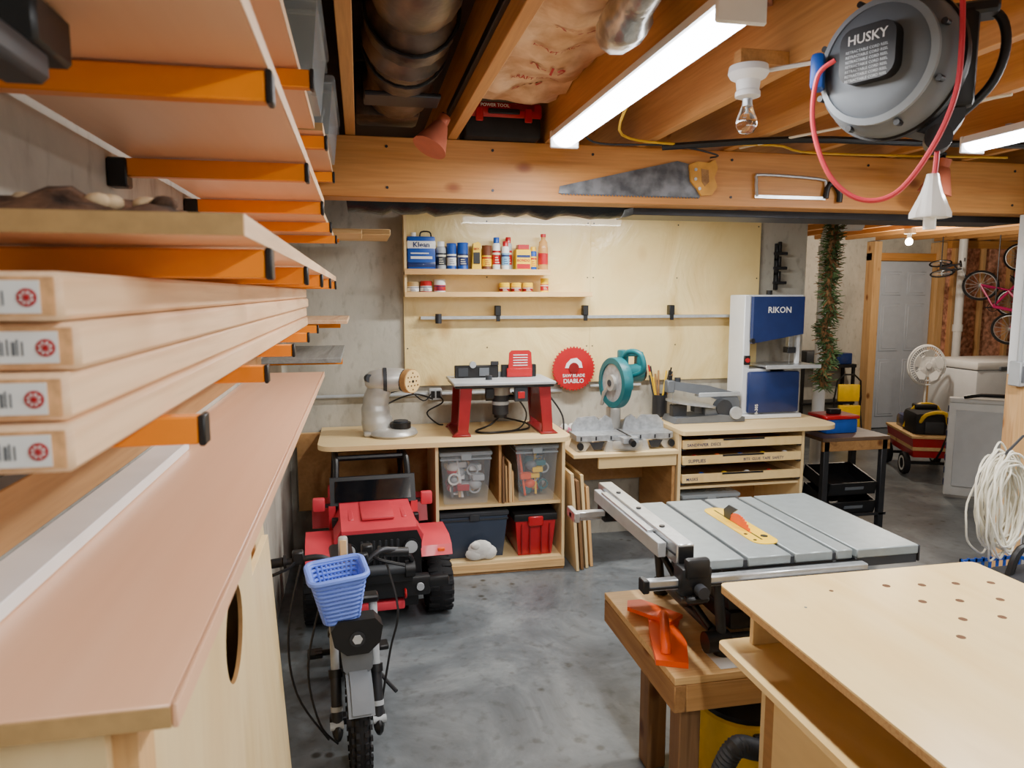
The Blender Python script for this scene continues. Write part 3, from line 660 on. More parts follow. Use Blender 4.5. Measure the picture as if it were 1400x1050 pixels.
for x in (3.46,3.02):
    for y in (4.27,4.58): b.box(x-.02,x+.02,y-.02,y+.02,0,.665,drk,.002)
b.box(2.99,3.50,4.25,4.62,.14,.16,drk,.003).box(2.99,3.50,4.25,4.27,.60,.665,old,.002); b.done()
b=B('black_plastic_tray')
for k in range(2):
    b.at((3.05,4.26,.162+.13*k),(14,0,0)); b.box(0,.36,0,.30,0,.008,blk).box(0,.36,0,.01,0,.09,blk,.003).box(0,.01,0,.30,0,.09,blk).box(.35,.36,0,.30,0,.09,blk).box(0,.36,.29,.30,0,.09,blk)
    b.box(.12,.26,-.004,.0,.04,.06,gry)
b.done()
b=B('blue_toolbox'); b.box(3.10,3.34,4.38,4.58,.692,.79,blu,.01).box(3.09,3.35,4.37,4.59,.79,.815,red,.006).box(3.17,3.26,4.45,4.5,.815,.85,blk,.005); b.done()
b=B('hanging_garland'); trunk=[(3.15+.02*math.sin(i*1.3),4.5+.02*math.cos(i),2.15-.058*i) for i in range(21)]
b.tube(trunk,.025,brass,8,smooth=2)
for k in range(1900):
    t=random.random()*19.9; i=int(t); p=Vector(trunk[i]).lerp(Vector(trunk[i+1]),t-i)
    a=random.random()*6.28; el=random.uniform(-1.0,.5); L=random.uniform(.04,.10)
    d=Vector((math.cos(a)*math.cos(el),math.sin(a)*math.cos(el),math.sin(el))); w=d.orthogonal().normalized()*.007
    q=p+d*L; b.add([p-w,p+w,q+w*.4,q-w*.4],[(0,1,2,3)],green if k%6 else brass)
b.done(180)
b=B('pvc_drain_pipe'); b.cyl((3.42,4.95,0),(3.42,4.95,1.98),.045,wht).tube([(3.42,4.95,1.98),(3.43,4.95,2.08),(3.48,4.95,2.14),(3.7,4.95,2.16)],.045,wht,16,smooth=4).cyl((3.42,4.95,1.93),(3.42,4.95,2.0),.055,wht); b.done()
# ================= JEEP
b=B('ride_on_toy_jeep'); b.at((.068,3.52,0),(0,0,3),(.91,.93,.90))
b.prism([(-.22,.40),(.22,.40),(.24,.50),(.20,.565),(-.20,.565),(-.24,.50)],'y',.03,.50,jred)
b.prism([(-.21,.25),(.21,.25),(.22,.40),(-.22,.40)],'y',.05,.50,blk2)
b.prism([(.0,.53),(.5,.57),(.5,.60),(.1,.585),(.0,.56)],'x',-.20,.20,jred)
b.box(-.09,.09,.08,.40,.585,.605,jred,.012)
for sx in (-1,1): b.box(sx*.13,sx*.16,.1,.35,.58,.592,jred,.005).box(sx*.20,sx*.245,.25,.30,.50,.55,blk,.003)
b.prism([(-.22,.27),(.22,.27),(.225,.48),(.2,.54),(-.2,.54),(-.225,.48)],'y',-.006,.04,blk)
for k in range(7): b.box(-.105+k*.032,-.09+k*.032,-.012,.0,.36,.50,drk,.003)
for sx in (-1,1):
    b.cyl((sx*.165,.0,.455),(sx*.165,-.025,.455),.042,blk).cyl((sx*.165,-.025,.455),(sx*.165,-.03,.455),.034,lgr)
    b.prism([(-.03,.395),(.0,.445),(.08,.475),(.3,.475),(.36,.43),(.38,.34),(.35,.34),(.33,.40),(.28,.44),(.1,.44),(.03,.42),(.0,.385)],'x',sx*.22,sx*.39,jred)
    b.box(sx*.31,sx*.35,-.02,.02,.405,.43,orp,.004)
    c=(sx*.335,.16,.158)
    b.lathe([(0.05,-.075),(.12,-.075),(.148,-.058),(.156,-.02),(.156,.02),(.148,.058),(.12,.075),(.05,.075)],rub,c,'x',28)
    b.lathe([(0,-.06),(.07,-.06),(.078,-.04),(.078,.04),(.07,.06),(0,.06)],lgr,c,'x',20)
    for k in range(18):
        a=2*math.pi*k/18
        for s2 in (-1,1):
            b2=b.M.copy(); b.M=b2@Matrix.Translation(c)@Matrix.Rotation(a+(.17 if s2>0 else 0),4,'X'); b.box(s2*.012 if s2>0 else -.070,.070 if s2>0 else -.012,-.013,.013,.144,.1575,rub,.003); b.M=b2
    c=(sx*.32,.86,.135)
    b.lathe([(0.0,-.065),(.105,-.065),(.135,-.03),(.135,.03),(.105,.065),(0,.065)],rub,c,'x',24)
    b.prism([(.70,.36),(.75,.47),(1.0,.47),(1.05,.36),(1.0,.36),(.96,.42),(.79,.42),(.74,.36)],'x',sx*.24,sx*.36,jred)
    b.prism([(.45,.16),(.7,.16),(.72,.3),(1.0,.3),(1.02,.55),(.68,.55),(.62,.42),(.5,.42),(.47,.58),(.42,.58)],'x',sx*.22,sx*.26,jred)
    b.box(sx*.28,sx*.35,.42,.46,.55,.63,jred,.01).box(sx*.23,sx*.29,.43,.45,.57,.59,blk)
    b.tube([(sx*.22,.46,.58),(sx*.21,.53,.80),(sx*.21,.62,.82),(sx*.21,.95,.80),(sx*.23,1.0,.5)],.018,blk,8,smooth=3)
    b.tube([(sx*.2,.98,.5),(sx*.2,.72,.80)],.014,blk)
b.tube([(-.2,.62,.82),(.2,.62,.82)],.018,blk).tube([(-.2,.95,.80),(.2,.95,.80)],.016,blk)
b.prism([(.42,.58),(.44,.58),(.50,.735),(.48,.735)],'x',-.25,.25,blk)
b.prism([(.410,.605),(.42,.605),(.471,.715),(.463,.715)],'x',-.22,.22,winm)
b.box(-.24,.24,.45,1.05,.16,.24,blk,.01).box(-.25,.25,1.02,1.06,.2,.55,jred,.01)
for x in (-.11,.11): b.box(x-.08,x+.08,.72,.92,.3,.36,dgr,.02).box(x-.08,x+.08,.88,.95,.34,.62,dgr,.025)
b.tor((-.11,.60,.58),.07,.01,blk,'y').box(-.24,.24,.47,.54,.45,.56,blk,.012)
b.box(-.26,.26,-.10,-.02,.20,.31,blk,.018).box(-.36,-.24,-.10,-.05,.24,.30,blk,.015).box(.24,.36,-.10,-.05,.24,.30,blk,.015).box(-.16,.16,-.13,-.05,.30,.36,blk,.012).cyl((-.13,-.12,.375),(.13,-.12,.375),.028,dgr).cyl((-.17,-.12,.37),(-.12,-.12,.37),.045,blk).cyl((.12,-.12,.37),(.17,-.12,.37),.045,blk)
b.tube([(-.15,-.1,.34),(-.14,-.14,.45),(0,-.14,.47),(.14,-.14,.45),(.15,-.1,.34)],.014,blk,8,smooth=4)
b.box(-.2,.2,-.03,.04,.12,.22,blk,.01).box(-.12,.12,-.085,-.02,.13,.18,jred,.01)
for sx in (-1,1): b.cyl((sx*.2,-.105,.26),(sx*.2,-.12,.26),.02,lgr).tor((sx*.12,-.11,.23),.022,.006,red,'x',14,6)
b.cyl((-.36,.16,.158),(.36,.16,.158),.02,blk).cyl((-.36,.86,.135),(.36,.86,.135),.02,blk).box(-.2,.2,.1,.9,.12,.2,blk2,.01)
b.done()
# ================= KIDS BIKE
b=B('kids_electric_bike'); b.at((-.04,2.42,0),(0,0,5))
def wheel(b,c,r,tr,spk=14,m=rub):
    b.tor(c,r-tr,tr,m,'x',36,10); b.tor(c,r-tr*2.1,.008,drk,'x',30,6)
    b.cyl((c[0]-.04,c[1],c[2]),(c[0]+.04,c[1],c[2]),.018,drk,n=12)
    for k in range(spk):
        a=2*math.pi*k/spk; b.cyl((c[0]+.012*(1 if k%2 else -1),c[1],c[2]),(c[0],c[1]+(r-tr*2)*math.cos(a),c[2]+(r-tr*2)*math.sin(a)),.0018,lgr,n=5)
c=(0,0,.178); wheel(b,c,.170,.030)
M0=b.M.copy()
for k in range(30):
    a=2*math.pi*k/30
    for x,w in ((-.02,.012),(.008,.012),(-.034,.008),(.026,.008)):
        b.M=M0@Matrix.Translation(c)@Matrix.Rotation(a+(.1 if abs(x)>.02 else 0),4,'X'); b.box(x,x+w,-.008,.008,.161 if abs(x)<.022 else .153,.176 if abs(x)<.022 else .167,rub)
b.M=M0
wheel(b,(0,.72,.175),.172,.032)
for sx in (-1,1):
    b.tube([(sx*.07,.0,.15),(sx*.07,.06,.34)],.019,drk,12).tube([(sx*.07,.055,.33),(sx*.07,.125,.56)],.015,lgr,12).sph((sx*.07,-.005,.155),(.018,.028,.03),blk,8)
    b.cyl((sx*.07,.055,.325),(sx*.07,.065,.35),.024,blk).cyl((sx*.07,.02,.22),(sx*.07,.025,.235),.021,lgr)
    b.box(sx*.035,sx*.095,.035,.075,.155,.185,drk,.004).cyl((sx*.05,0,.178),(sx*.095,0,.178),.014,lgr)
b.box(-.09,.09,.09,.135,.45,.475,blk,.006).box(-.09,.09,.10,.155,.56,.585,blk,.006)
fo=[];fi=[]
for a in range(55,146,9):
    fo.append((.215*math.cos(R(a)),.185+.215*math.sin(R(a)))); fi.append((.198*math.cos(R(a)),.185+.198*math.sin(R(a))))
fi=fi[::-1]
b.prism(fo+fi,'x',-.030,.030,gry).prism([(p[0],p[1]-.008) for p in fo]+[(p[0],p[1]-.006) for p in fi],'x',-.042,.042,gry)
b.prism([(-.03,.375),(.03,.375),(.048,.40),(.052,.43),(.05,.47),(-.05,.47),(-.052,.43),(-.048,.40)],'y',-.05,.02,gry)
b.prism([(-.035,.455),(.035,.455),(.075,.49),(.085,.545),(.06,.575),(-.06,.575),(-.085,.545),(-.075,.49)],'y',-.06,.01,blk)
b.cyl((0,-.06,.51),(0,-.064,.51),.026,drk).cyl((0,-.064,.51),(0,-.066,.51),.017,lgr,n=6)
b.tube([(0,.10,.5),(0,.15,.66)],.022,blk,10)
b.tube([(-.30,.20,.70),(-.2,.19,.71),(-.10,.17,.72),(0,.155,.665),(.10,.17,.72),(.15,.19,.715),(.20,.21,.70)],.011,drk,10,smooth=5)
for sx,e in ((-1,.33),(1,.21)):
    b.cyl((sx*e,.202,.698),(sx*(e-.10),.19,.71),.017,blk,n=14).cyl((sx*(e-.1),.19,.71),(sx*(e-.11),.19,.71),.024,blk,n=14)
    b.tube([(sx*(e-.14),.18,.71),(sx*(e-.11),.14,.70),(sx*(e-.02),.14,.67)],.006,blk,6,smooth=3)
    b.box(sx*(e-.17),sx*(e-.13),.17,.21,.70,.745,blk,.005)
b.box(-.045,-.012,.10,.125,.70,.81,sil,.010).box(-.04,-.017,.096,.10,.715,.80,skin,.003).box(.02,.06,.13,.16,.69,.73,blk,.005)
b.tube([(-.17,.18,.71),(-.22,.08,.5),(-.2,.03,.3),(-.1,.02,.12)],.004,blk,6,smooth=6).tube([(.12,.18,.7),(.15,.05,.55),(.12,.05,.4),(.08,.03,.2)],.004,blk,6,smooth=6).tube([(-.10,.1,.62),(-.16,.02,.4),(-.13,.0,.2),(-.07,.02,.1)],.004,blk,6,smooth=6)
b.tube([(0,.13,.56),(0,.3,.50),(0,.5,.42),(0,.60,.30)],[.035,.04,.035,.03],drk,12,smooth=3)
b.tube([(0,.12,.48),(0,.25,.28),(0,.45,.2),(0,.6,.26)],.022,drk,10,smooth=3)
b.box(-.06,.06,.3,.48,.2,.38,blk2,.02).box(-.05,.05,.35,.85,.5,.535,blk,.015)
for sx in (-1,1):
    b.tube([(sx*.05,.5,.25),(sx*.055,.72,.175)],.014,drk,8).cyl((sx*.05,.46,.22),(sx*.13,.46,.22),.012,blk).box(sx*.1,sx*.16,.43,.49,.21,.23,blk,.004)
b.tube([(0,.55,.4),(0,.68,.5)],.018,red,8).tube([(.05,.5,.2),(.14,.35,.12),(.17,.3,.10)],.008,drk,8)
bx=-.05; Mb=M0@Matrix.Translation((bx,.02,.575))@Euler((R(6),R(-4),R(4))).to_matrix().to_4x4()@Matrix.Scale(.92,4); b.M=Mb
for i in range(11):
    z=.0175*i; f=i/10; w=.062+.032*f; d=.05+.03*f
    pr=roundrect(-w,w,-d,d,(.03,)*4,4); b.tube([(p[0],p[1]-.02,z) for p in pr],.0075,lblu,6,closed=True)
for i in range(40):
    a=2*math.pi*i/40; ca,sa=math.cos(a),math.sin(a); k=1/max(abs(ca),abs(sa))**.75
    b.cyl((.061*ca*k,.049*sa*k-.02,0),(.093*ca*k,.078*sa*k-.02,.175),.0045,lblu,n=5)
b.prism(roundrect(-.06,.06,-.07,.03,(.02,)*4,3),'z',-.005,.003,lblu)
pr=roundrect(-.10,.10,-.085,.085,(.03,)*4,4); b.tube([(p[0],p[1]-.02,.18) for p in pr],.011,lblu,8,closed=True)
b.M=M0; b.done()
# ================= TABLE SAW
b=B('table_saw'); Z=.85
b.box(.975,1.125,1.955,2.57,Z-.03,Z,tabm,.003).box(1.140,1.285,1.955,2.57,Z-.03,Z,tabm,.003).box(1.30,1.43,1.955,2.57,Z-.03,Z,tabm,.003)
b.box(.975,1.50,1.96,2.565,Z-.035,Z-.008,dgr,.002).box(1.444,1.50,1.955,2.57,Z-.03,Z,tabm,.003)
b.box(1.512,1.735,1.95,2.575,Z-.03,Z,tabm,.003).box(1.512,1.735,1.955,2.57,Z-.06,Z-.03,dgr,.002)
b.box(1.735,1.742,1.95,2.575,Z-.055,Z-.002,drk,.002)
b.prism(roundrect(1.225,1.315,2.05,2.45,(.04,)*4,5),'z',Z,Z+.0025,yel)
b.box(1.262,1.268,2.09,2.42,Z+.0025,Z+.003,blk)
b.lathe([(0,0),(.10,0),(.10,.003),(0,.003)],orp,(1.263,2.24,Z-.065),'x',40)
b.prism([(2.30,Z),(2.34,Z),(2.345,Z+.03),(2.31,Z+.055),(2.25,Z+.055),(2.29,Z+.03)],'x',1.262,1.267,dgr)
for k in range(18):
    a=R(20+k*8); p=(1.2645,2.24+.10*math.cos(a),Z-.065+.10*math.sin(a)); b.box(p[0]-.002,p[0]+.002,p[1]-.005,p[1]+.005,p[2]-.004,p[2]+.005,orp)
for y in (2.09,2.15): b.cyl((1.24,y,Z+.0025),(1.24,y,Z+.004),.006,blk,n=10)
b.cyl((1.29,2.12,Z+.0025),(1.29,2.12,Z+.004),.012,blk,n=12)
b.box(.80,1.52,1.905,1.935,Z-.06,Z-.03,alu,.003).box(.80,1.52,1.90,1.905,Z-.055,Z-.048,blk).box(.78,.80,1.90,1.94,Z-.065,Z-.025,blk,.003)
b.box(.80,1.70,2.585,2.61,Z-.06,Z-.03,alu,.003)
b.box(1.1,1.52,1.935,1.955,Z-.055,Z-.035,blk).box(1.1,1.52,1.87,1.9,Z-.075,Z-.055,alu,.002)
b.box(.895,.95,1.93,2.66,Z+.002,Z+.066,alu,.003).box(.892,.953,1.94,2.65,Z+.03,Z+.036,drk).box(.90,.945,1.925,1.93,Z+.006,Z+.06,blk)
b.box(.865,.892,2.0,2.62,Z+.004,Z+.05,lgr,.002).box(.87,.90,2.1,2.55,Z+.05,Z+.058,alu,.001)
for y in (2.1,2.3,2.5): b.cyl((.92,y,Z+.066),(.92,y,Z+.07),.009,blk,n=10)
b.box(.89,.985,1.88,1.945,Z-.075,Z+.01,blk,.008).box(.90,.975,1.87,1.90,Z-.02,Z+.04,blk,.010).cyl((.94,1.87,Z-.05),(.94,1.84,Z-.05),.018,dgr).box(.9,.97,1.86,1.88,Z-.09,Z-.07,blk,.006)
b.box(.885,.96,2.56,2.64,Z-.065,Z+.01,blk,.006)
b.box(.74,.87,2.5,2.53,Z-.02,Z+.0,alu,.002).box(.74,.76,2.46,2.56,Z-.025,Z+.01,alu,.002)
b.prism([(1.14,.62),(1.10,.81),(1.5,.81),(1.50,.62)],'y',2.05,2.5,dgr)
b.box(1.13,1.50,2.03,2.50,.58,.64,blk,.01).cyl((1.3,2.0,.70),(1.3,1.94,.70),.06,blk).tor((1.3,1.94,.70),.065,.01,dgr,'y')
for x in (1.11,1.55):
    for y in (2.04,2.53):
        b.tube([(x,y,.535),(x+(-.03 if x<1.2 else -.03),y,.81)],.016,dgr,10).cyl((x,y,.502),(x,y,.535),.028,blk)
    b.tube([(x,2.04,.55),(x,2.53,.55)],.016,dgr,10)
b.tube([(1.09,2.04,.55),(1.56,2.04,.55)],.018,dgr,10).tube([(1.09,2.53,.55),(1.56,2.53,.55)],.018,dgr,10)
b.tube([(1.0,1.97,.80),(1.06,2.1,.66),(1.1,2.3,.56)],.014,blk,10).tube([(1.02,2.5,.81),(1.06,2.3,.66),(1.1,2.1,.56)],.012,blk,10)
b.cyl((1.05,2.04,.545),(1.13,2.04,.545),.034,blk)
b.done()
b=B('wooden_saw_stand')
b.box(.90,1.65,1.93,2.58,.475,.50,pineX,.002)
b.box(.90,.938,1.93,2.58,.385,.474,old,.003).box(1.61,1.648,1.93,2.58,.385,.474,old,.003).box(.938,1.61,1.93,1.968,.385,.474,oldx,.003).box(.938,1.61,2.542,2.58,.385,.474,oldx,.003)
for x in (.938,1.53):
    for y in (1.968,2.22): b.box(x,x+.07,y,y+.075,0,.474,oldz,.004)
b.box(1.06,1.30,1.95,2.08,.5005,.5015,wht)
b.done()
b=B('orange_push_block'); b.at((.985,2.17,.5015),(0,0,-18),1.15)
b.prism([(-.05,-.16),(.035,-.17),(.045,-.05),(.03,.05),(.05,.14),(.0,.17),(-.05,.14),(-.055,0)],'z',0,.016,orp)
b.tube([(-.02,-.12,.015),(-.02,-.10,.045),(-.015,-.02,.052),(-.01,.06,.045),(-.01,.10,.015)],.014,orp,10,smooth=4)
b.at((.99,2.34,.52),(0,0,35),1.1); b.prism([(-.045,-.10),(.03,-.10),(.04,.06),(.0,.09),(-.045,.06)],'z',0,.012,orp)
b.done()
b=B('yellow_shop_vacuum'); b.at((1.23,2.1,0)); b.lathe([(.12,.03),(.15,.05),(.15,.28),(.14,.29)],yel,n=28).lathe([(.145,.29),(.15,.31),(.11,.355),(0,.36)],blk,n=28)
b.box(-.05,.05,-.165,-.14,.2,.27,blk,.01)
for k in range(4):
    a=R(45+90*k); b.cyl((.13*math.cos(a),.13*math.sin(a),0),(.13*math.cos(a),.13*math.sin(a),.05),.02,blk)
b.done()
b=B('vacuum_hose'); b.tube([(1.20,1.90,.24),(1.12,1.84,.30),(1.03,1.80,.34),(1.0,1.84,.2),(.98,1.86,.03)],[.028+.004*(k%2) for k in range(81)],dgr,14,smooth=20); b.done()
# ================= FOREGROUND WORKBENCH
b=B('plywood_workbench'); Z=.85
for (z0,z1,m) in ((Z-.005,Z,plyY),(Z-.022,Z-.005,plye),(.665,.683,plyY)): b.prism(roundrect(.957,1.785,-.2,1.79,(.02,)*4,4),'z',z0,z1,m)
b.box(1.04,1.76,1.742,1.76,.683,Z-.022,plyZ,.001).box(1.04,1.76,.75,.768,.683,Z-.022,plyZ,.001).box(1.74,1.76,-.2,1.742,.683,Z-.022,plyd).box(1.04,1.76,-.18,-.16,.683,Z-.022,plyZ)
b.box(1.35,1.36,-.16,1.742,.683,Z-.022,plyd)
b.box(1.06,1.76,1.70,1.72,.02,.665,plyZ,.001).box(1.06,1.08,-.18,1.70,.02,.58,plyd,.001).box(1.74,1.76,-.18,1.7,.02,.665,plyZ)
b.box(1.035,1.06,.85,1.62,.36,.60,plyY,.002).box(1.035,1.06,.05,.82,.36,.60,plyY,.002).box(1.035,1.06,.85,1.62,.08,.34,plyY,.002)
b.box(1.08,1.74,-.16,1.70,.58,.6,plyd).box(1.1,1.7,-.1,1.65,0,.02,plyd)
for (x,y) in ((1.40,1.68),(1.50,1.665),(1.60,1.655),(1.42,1.57),(1.52,1.555),(1.70,1.64),(1.44,1.46),(1.545,1.45),(1.63,1.54),(1.36,1.38)):
    b.cyl((x,y,Z),(x,y,Z+.0005),.0105,doghole,n=20)
b.cyl((1.23,1.68,Z),(1.23,1.68,Z+.0005),.006,doghole,n=12).cyl((1.10,1.60,Z),(1.10,1.6,Z+.0005),.004,gry,n=12)
b.done()
# ================= BEAM DECOR
b=B('hand_saw'); y0,y1=3.042,3.046
b.prism([(.83,2.065),(.835,2.095),(1.36,2.215),(1.44,2.20),(1.47,2.065)],'y',y0,y1,MT('old_saw_steel','#7d8085',.42,.5,scale=14,col2='#505256'))
for k in range(44):
    x=.84+k*.0143; b.prism([(x,2.066),(x+.014,2.066),(x+.007,2.058)],'y',y0,y1,gry)
hp=[(1.41,2.20),(1.45,2.215),(1.50,2.21),(1.53,2.225),(1.545,2.19),(1.53,2.15),(1.545,2.11),(1.52,2.075),(1.47,2.07),(1.45,2.10),(1.42,2.13)]
hw=MT('saw_handle_wood','#c98f35',.45,var=.2)
b.prism(hp,'y',3.03,3.049,hw).prism([(1.465,2.185),(1.50,2.18),(1.505,2.13),(1.485,2.11),(1.47,2.13)],'y',3.0285,3.03,old)
for p in ((1.44,2.18),(1.44,2.14),(1.46,2.10)): b.cyl((p[0],3.03,p[1]),(p[0],3.026,p[1]),.007,alu,n=10)
b.done()
b=B('hacksaw'); b.tube([(1.74,3.038,2.075),(1.735,3.038,2.15),(1.76,3.038,2.17),(2.04,3.038,2.16),(2.08,3.038,2.14),(2.08,3.038,2.08)],.007,alu,8,smooth=3).box(1.73,2.08,3.036,3.039,2.068,2.082,alu)
b.tube([(2.08,3.035,2.075),(2.09,3.035,2.13),(2.12,3.035,2.14),(2.15,3.035,2.10),(2.15,3.035,2.06)],.013,blk,10,smooth=4); b.done()
b=B('red_black_tool_case'); b.box(.43,.74,2.99,3.18,2.27,2.36,blk2,.012).box(.425,.745,2.985,3.185,2.345,2.41,red,.015).box(.52,.65,2.975,2.985,2.36,2.38,blk,.004)
for x in (.47,.67): b.box(x,x+.03,2.975,2.985,2.33,2.385,red,.003)
b.text('POWER TOOL SET',.018,(.49,2.9835,2.388),wht,al='LEFT').box(.61,.71,2.9825,2.985,2.375,2.40,dred); b.done()
def cone(x,y,z,rx,ry,sc_=1):
    b=B('clamp_work_light'); b.at((x,y,z),(rx,ry,0),sc_)
    b.lathe([(.070,-.08),(.030,.03),(.024,.035),(.024,.07),(.0,.075)],copper,n=28).lathe([(.067,-.079),(.028,.028),(0,.03)],lampin,n=28).sph((0,0,-.02),.02,wht,10)
    b.tube([(0,0,.06),(0,.02,.075),(.0,.03,.085)],.01,blk,8,smooth=3).box(-.02,.015,.02,.05,.07,.10,blk,.004); b.done()
cone(.295,2.76,2.235,-15,28,.92)
cone(2.52,2.86,2.165,10,10)
b=B('black_track_rail'); b.box(.35,.366,1.3,2.95,2.33,2.36,blk,.003); b.done()
b=B('porcelain_bulb_holder'); b.at((1.065,1.93,.0)); b.lathe([(.052,2.268),(.055,2.25),(.048,2.238),(.033,2.23),(.03,2.205),(.034,2.20),(.034,2.188),(.02,2.183)],wht,n=28)
b.lathe([(.013,2.183),(.014,2.168),(.02,2.15),(.029,2.125),(.029,2.11),(.02,2.093),(0,2.087)],glass,n=24).cyl((0,0,2.183),(0,0,2.162),.0128,alu); b.cyl((0,0,2.16),(0,0,2.14),.003,lgr)
b.done()
# cord reel
b=B('retractable_cord_reel'); b.at((1.175,1.5,2.15),(0,0,-66))
rb=MT('reel_grey','#656c73',.5,var=.05); rl=MT('reel_light_grey','#868d93',.5,var=.05)
b.lathe([(0,-.075),(.09,-.075),(.125,-.065),(.145,-.04),(.152,-.005),(.152,.0)],rb,(0,0,0),'y',48)
b.lathe([(.152,0),(.158,.0),(.158,.015),(.152,.015),(.149,.04),(.13,.065),(0,.07)],blk,(0,0,0),'y',48)
b.prism([(p[0]-.0,p[1]+.01) for p in roundrect(-.062,.062,-.055,.06,(.03,)*4,5)],'y',-.105,-.07,blk)
b.lathe([(.118,-.071),(.132,-.066),(.132,-.055),(.118,-.055)],rl,(0,0,0),'y',48,True)
b.text('HUSKY',.028,(0,-.1062,.035),wht)
for k in range(7): b.text('RETRACTABLE CORD REEL',.0078,(0,-.1062,.018-.010*k),lgr)
for k in range(8):
    a=R(45*k+20); b.cyl((.143*math.cos(a),-.04,.143*math.sin(a)),(.143*math.cos(a),-.058,.143*math.sin(a)),.007,blk,n=10)
b.at((1.175,1.5,2.15),(0,0,-38))
b.prism([(.02,-.13),(.12,-.165),(.15,-.12),(.155,.10),(.10,.115),(.04,.11)],'y',.01,.10,dgr)
b.box(.10,.165,-.0,.09,-.10,.115,blk,.012)
b.tube([(.13,.04,-.12),(.19,.04,-.06),(.215,.04,.0),(.215,.04,.06),(.19,.04,.10),(.12,.04,.108)],.010,blk,10,smooth=4)
b.box(-.0,.04,-.03,.03,.10,.118,drk,.004).box(.06,.20,.0,.07,.09,.118,blk,.006)
b.box(-.165,-.135,-.05,.0,-.04,.04,blu,.01).cyl((.10,-.03,-.165),(.10,.03,-.165),.028,blk)
b.tube([(.12,-.10,.117),(.125,-.11,.0),(.12,-.11,-.1),(.085,-.10,-.20),(.025,-.09,-.285),(-.045,-.08,-.295),(-.11,-.08,-.24),(-.15,-.08,-.13),(-.145,-.10,-.03),(-.11,-.11,.0)],.0055,cordr,8,smooth=8)
b.tube([(.10,-.01,-.17),(.10,-.01,-.21),(.098,-.01,-.25)],.0055,cordr,8,smooth=3)
b.lathe([(.012,-.24),(.016,-.26),(.022,-.28),(.042,-.325),(.042,-.335),(0,-.335)],MT('clear_plug','#efeeea',.15,alpha=.6,var=.05),(.095,-.01,0),'z',8)
b.lathe([(.01,-.245),(.018,-.29),(.022,-.33),(0,-.33)],wht,(.095,-.01,0),'z',6).cyl((.095,-.01,-.335),(.095,-.01,-.36),.013,wht,n=8)
b.done()
b=B('electrical_wiring')
b.tube([(.86,2.3,2.262),(1.0,2.75,2.25),(1.3,2.92,2.26),(1.7,2.85,2.258),(2.0,2.98,2.26),(2.9,2.9,2.26)],.005,cordy,6,smooth=5)
b.tube([(.86,2.8,2.26),(.95,2.85,2.235),(1.3,2.95,2.26),(1.52,3.0,2.24),(1.5,3.02,2.23)],.004,blk,6,smooth=5)
b.tube([(1.25,2.95,2.252),(1.7,2.7,2.252),(2.2,2.66,2.252),(2.9,2.6,2.252)],.014,blk,8,smooth=3)
b.tube([(1.6,2.95,2.262),(1.75,2.5,2.255),(2.0,2.0,2.262)],.005,cordw,6,smooth=5)
b.done()
b=B('white_electrical_cable'); b.tube([(1.125,1.93,2.262),(1.17,1.88,2.262),(1.25,1.80,2.262)],.006,wht,6,smooth=5); b.done()
# ================= RIGHT EDGE
b=B('coiled_white_cord')
for k in range(30):
    cx=2.73+random.uniform(-.03,.03); cy=2.62+random.uniform(-.05,.05); cz=.74+random.uniform(-.03,.03); rw=random.uniform(.08,.15); rh=random.uniform(.17,.23); ph=random.uniform(-.4,.4)
    pts=[]
    for i in range(14):
        a=2*math.pi*i/14; u=rw*math.cos(a); w=rh*math.sin(a); pts.append((cx+u*math.cos(ph)-w*math.sin(ph)*.3,cy+u*.3+random.uniform(-.015,.015),cz+w+u*math.sin(ph)*.3+random.uniform(-.015,.015)))
    b.tube(pts,.0045,cordw,6,True,3)
b.tube([(2.73,2.62,.95),(2.86,2.66,1.02),(3.2,2.68,1.04)],.006,drk,6); b.done()
b=B('cardboard_box'); b.box(2.62,3.07,2.30,2.75,0,.26,kraft,.004).box(2.82,2.86,2.297,2.753,.0,.262,skin); b.done()
b=B('blue_milk_crate'); x0,x1,y0,y1,z0,z1=2.60,2.92,2.35,2.68,.263,.47
b.box(x0,x1,y0,y1,z0,z0+.01,blu)
for z in (z0+.01,z0+.055,z0+.10,z1-.02):
    b.box(x0,x1,y0,y0+.008,z,z+.015,blu).box(x0,x1,y1-.008,y1,z,z+.015,blu).box(x0,x0+.008,y0,y1,z,z+.015,blu).box(x1-.008,x1,y0,y1,z,z+.015,blu)
for k in range(9):
    t=k/8; x=x0+(x1-x0-.01)*t; y=y0+(y1-y0-.01)*t
    b.box(x,x+.01,y0,y0+.008,z0,z1,blu).box(x,x+.01,y1-.008,y1,z0,z1,blu).box(x0,x0+.008,y,y+.01,z0,z1,blu).box(x1-.008,x1,y,y+.01,z0,z1,blu)
b.done()
b=B('black_tool_bag'); b.box(2.20,2.50,1.95,2.25,0,.30,blk2,.03).box(2.22,2.48,1.98,2.2,.28,.66,blk2,.05).tube([(2.25,2.1,.64),(2.29,2.1,.74),(2.40,2.1,.74),(2.45,2.1,.64)],.014,blk,8,smooth=4).cyl((2.38,2.02,.64),(2.38,2.02,.74),.03,wht); b.done()
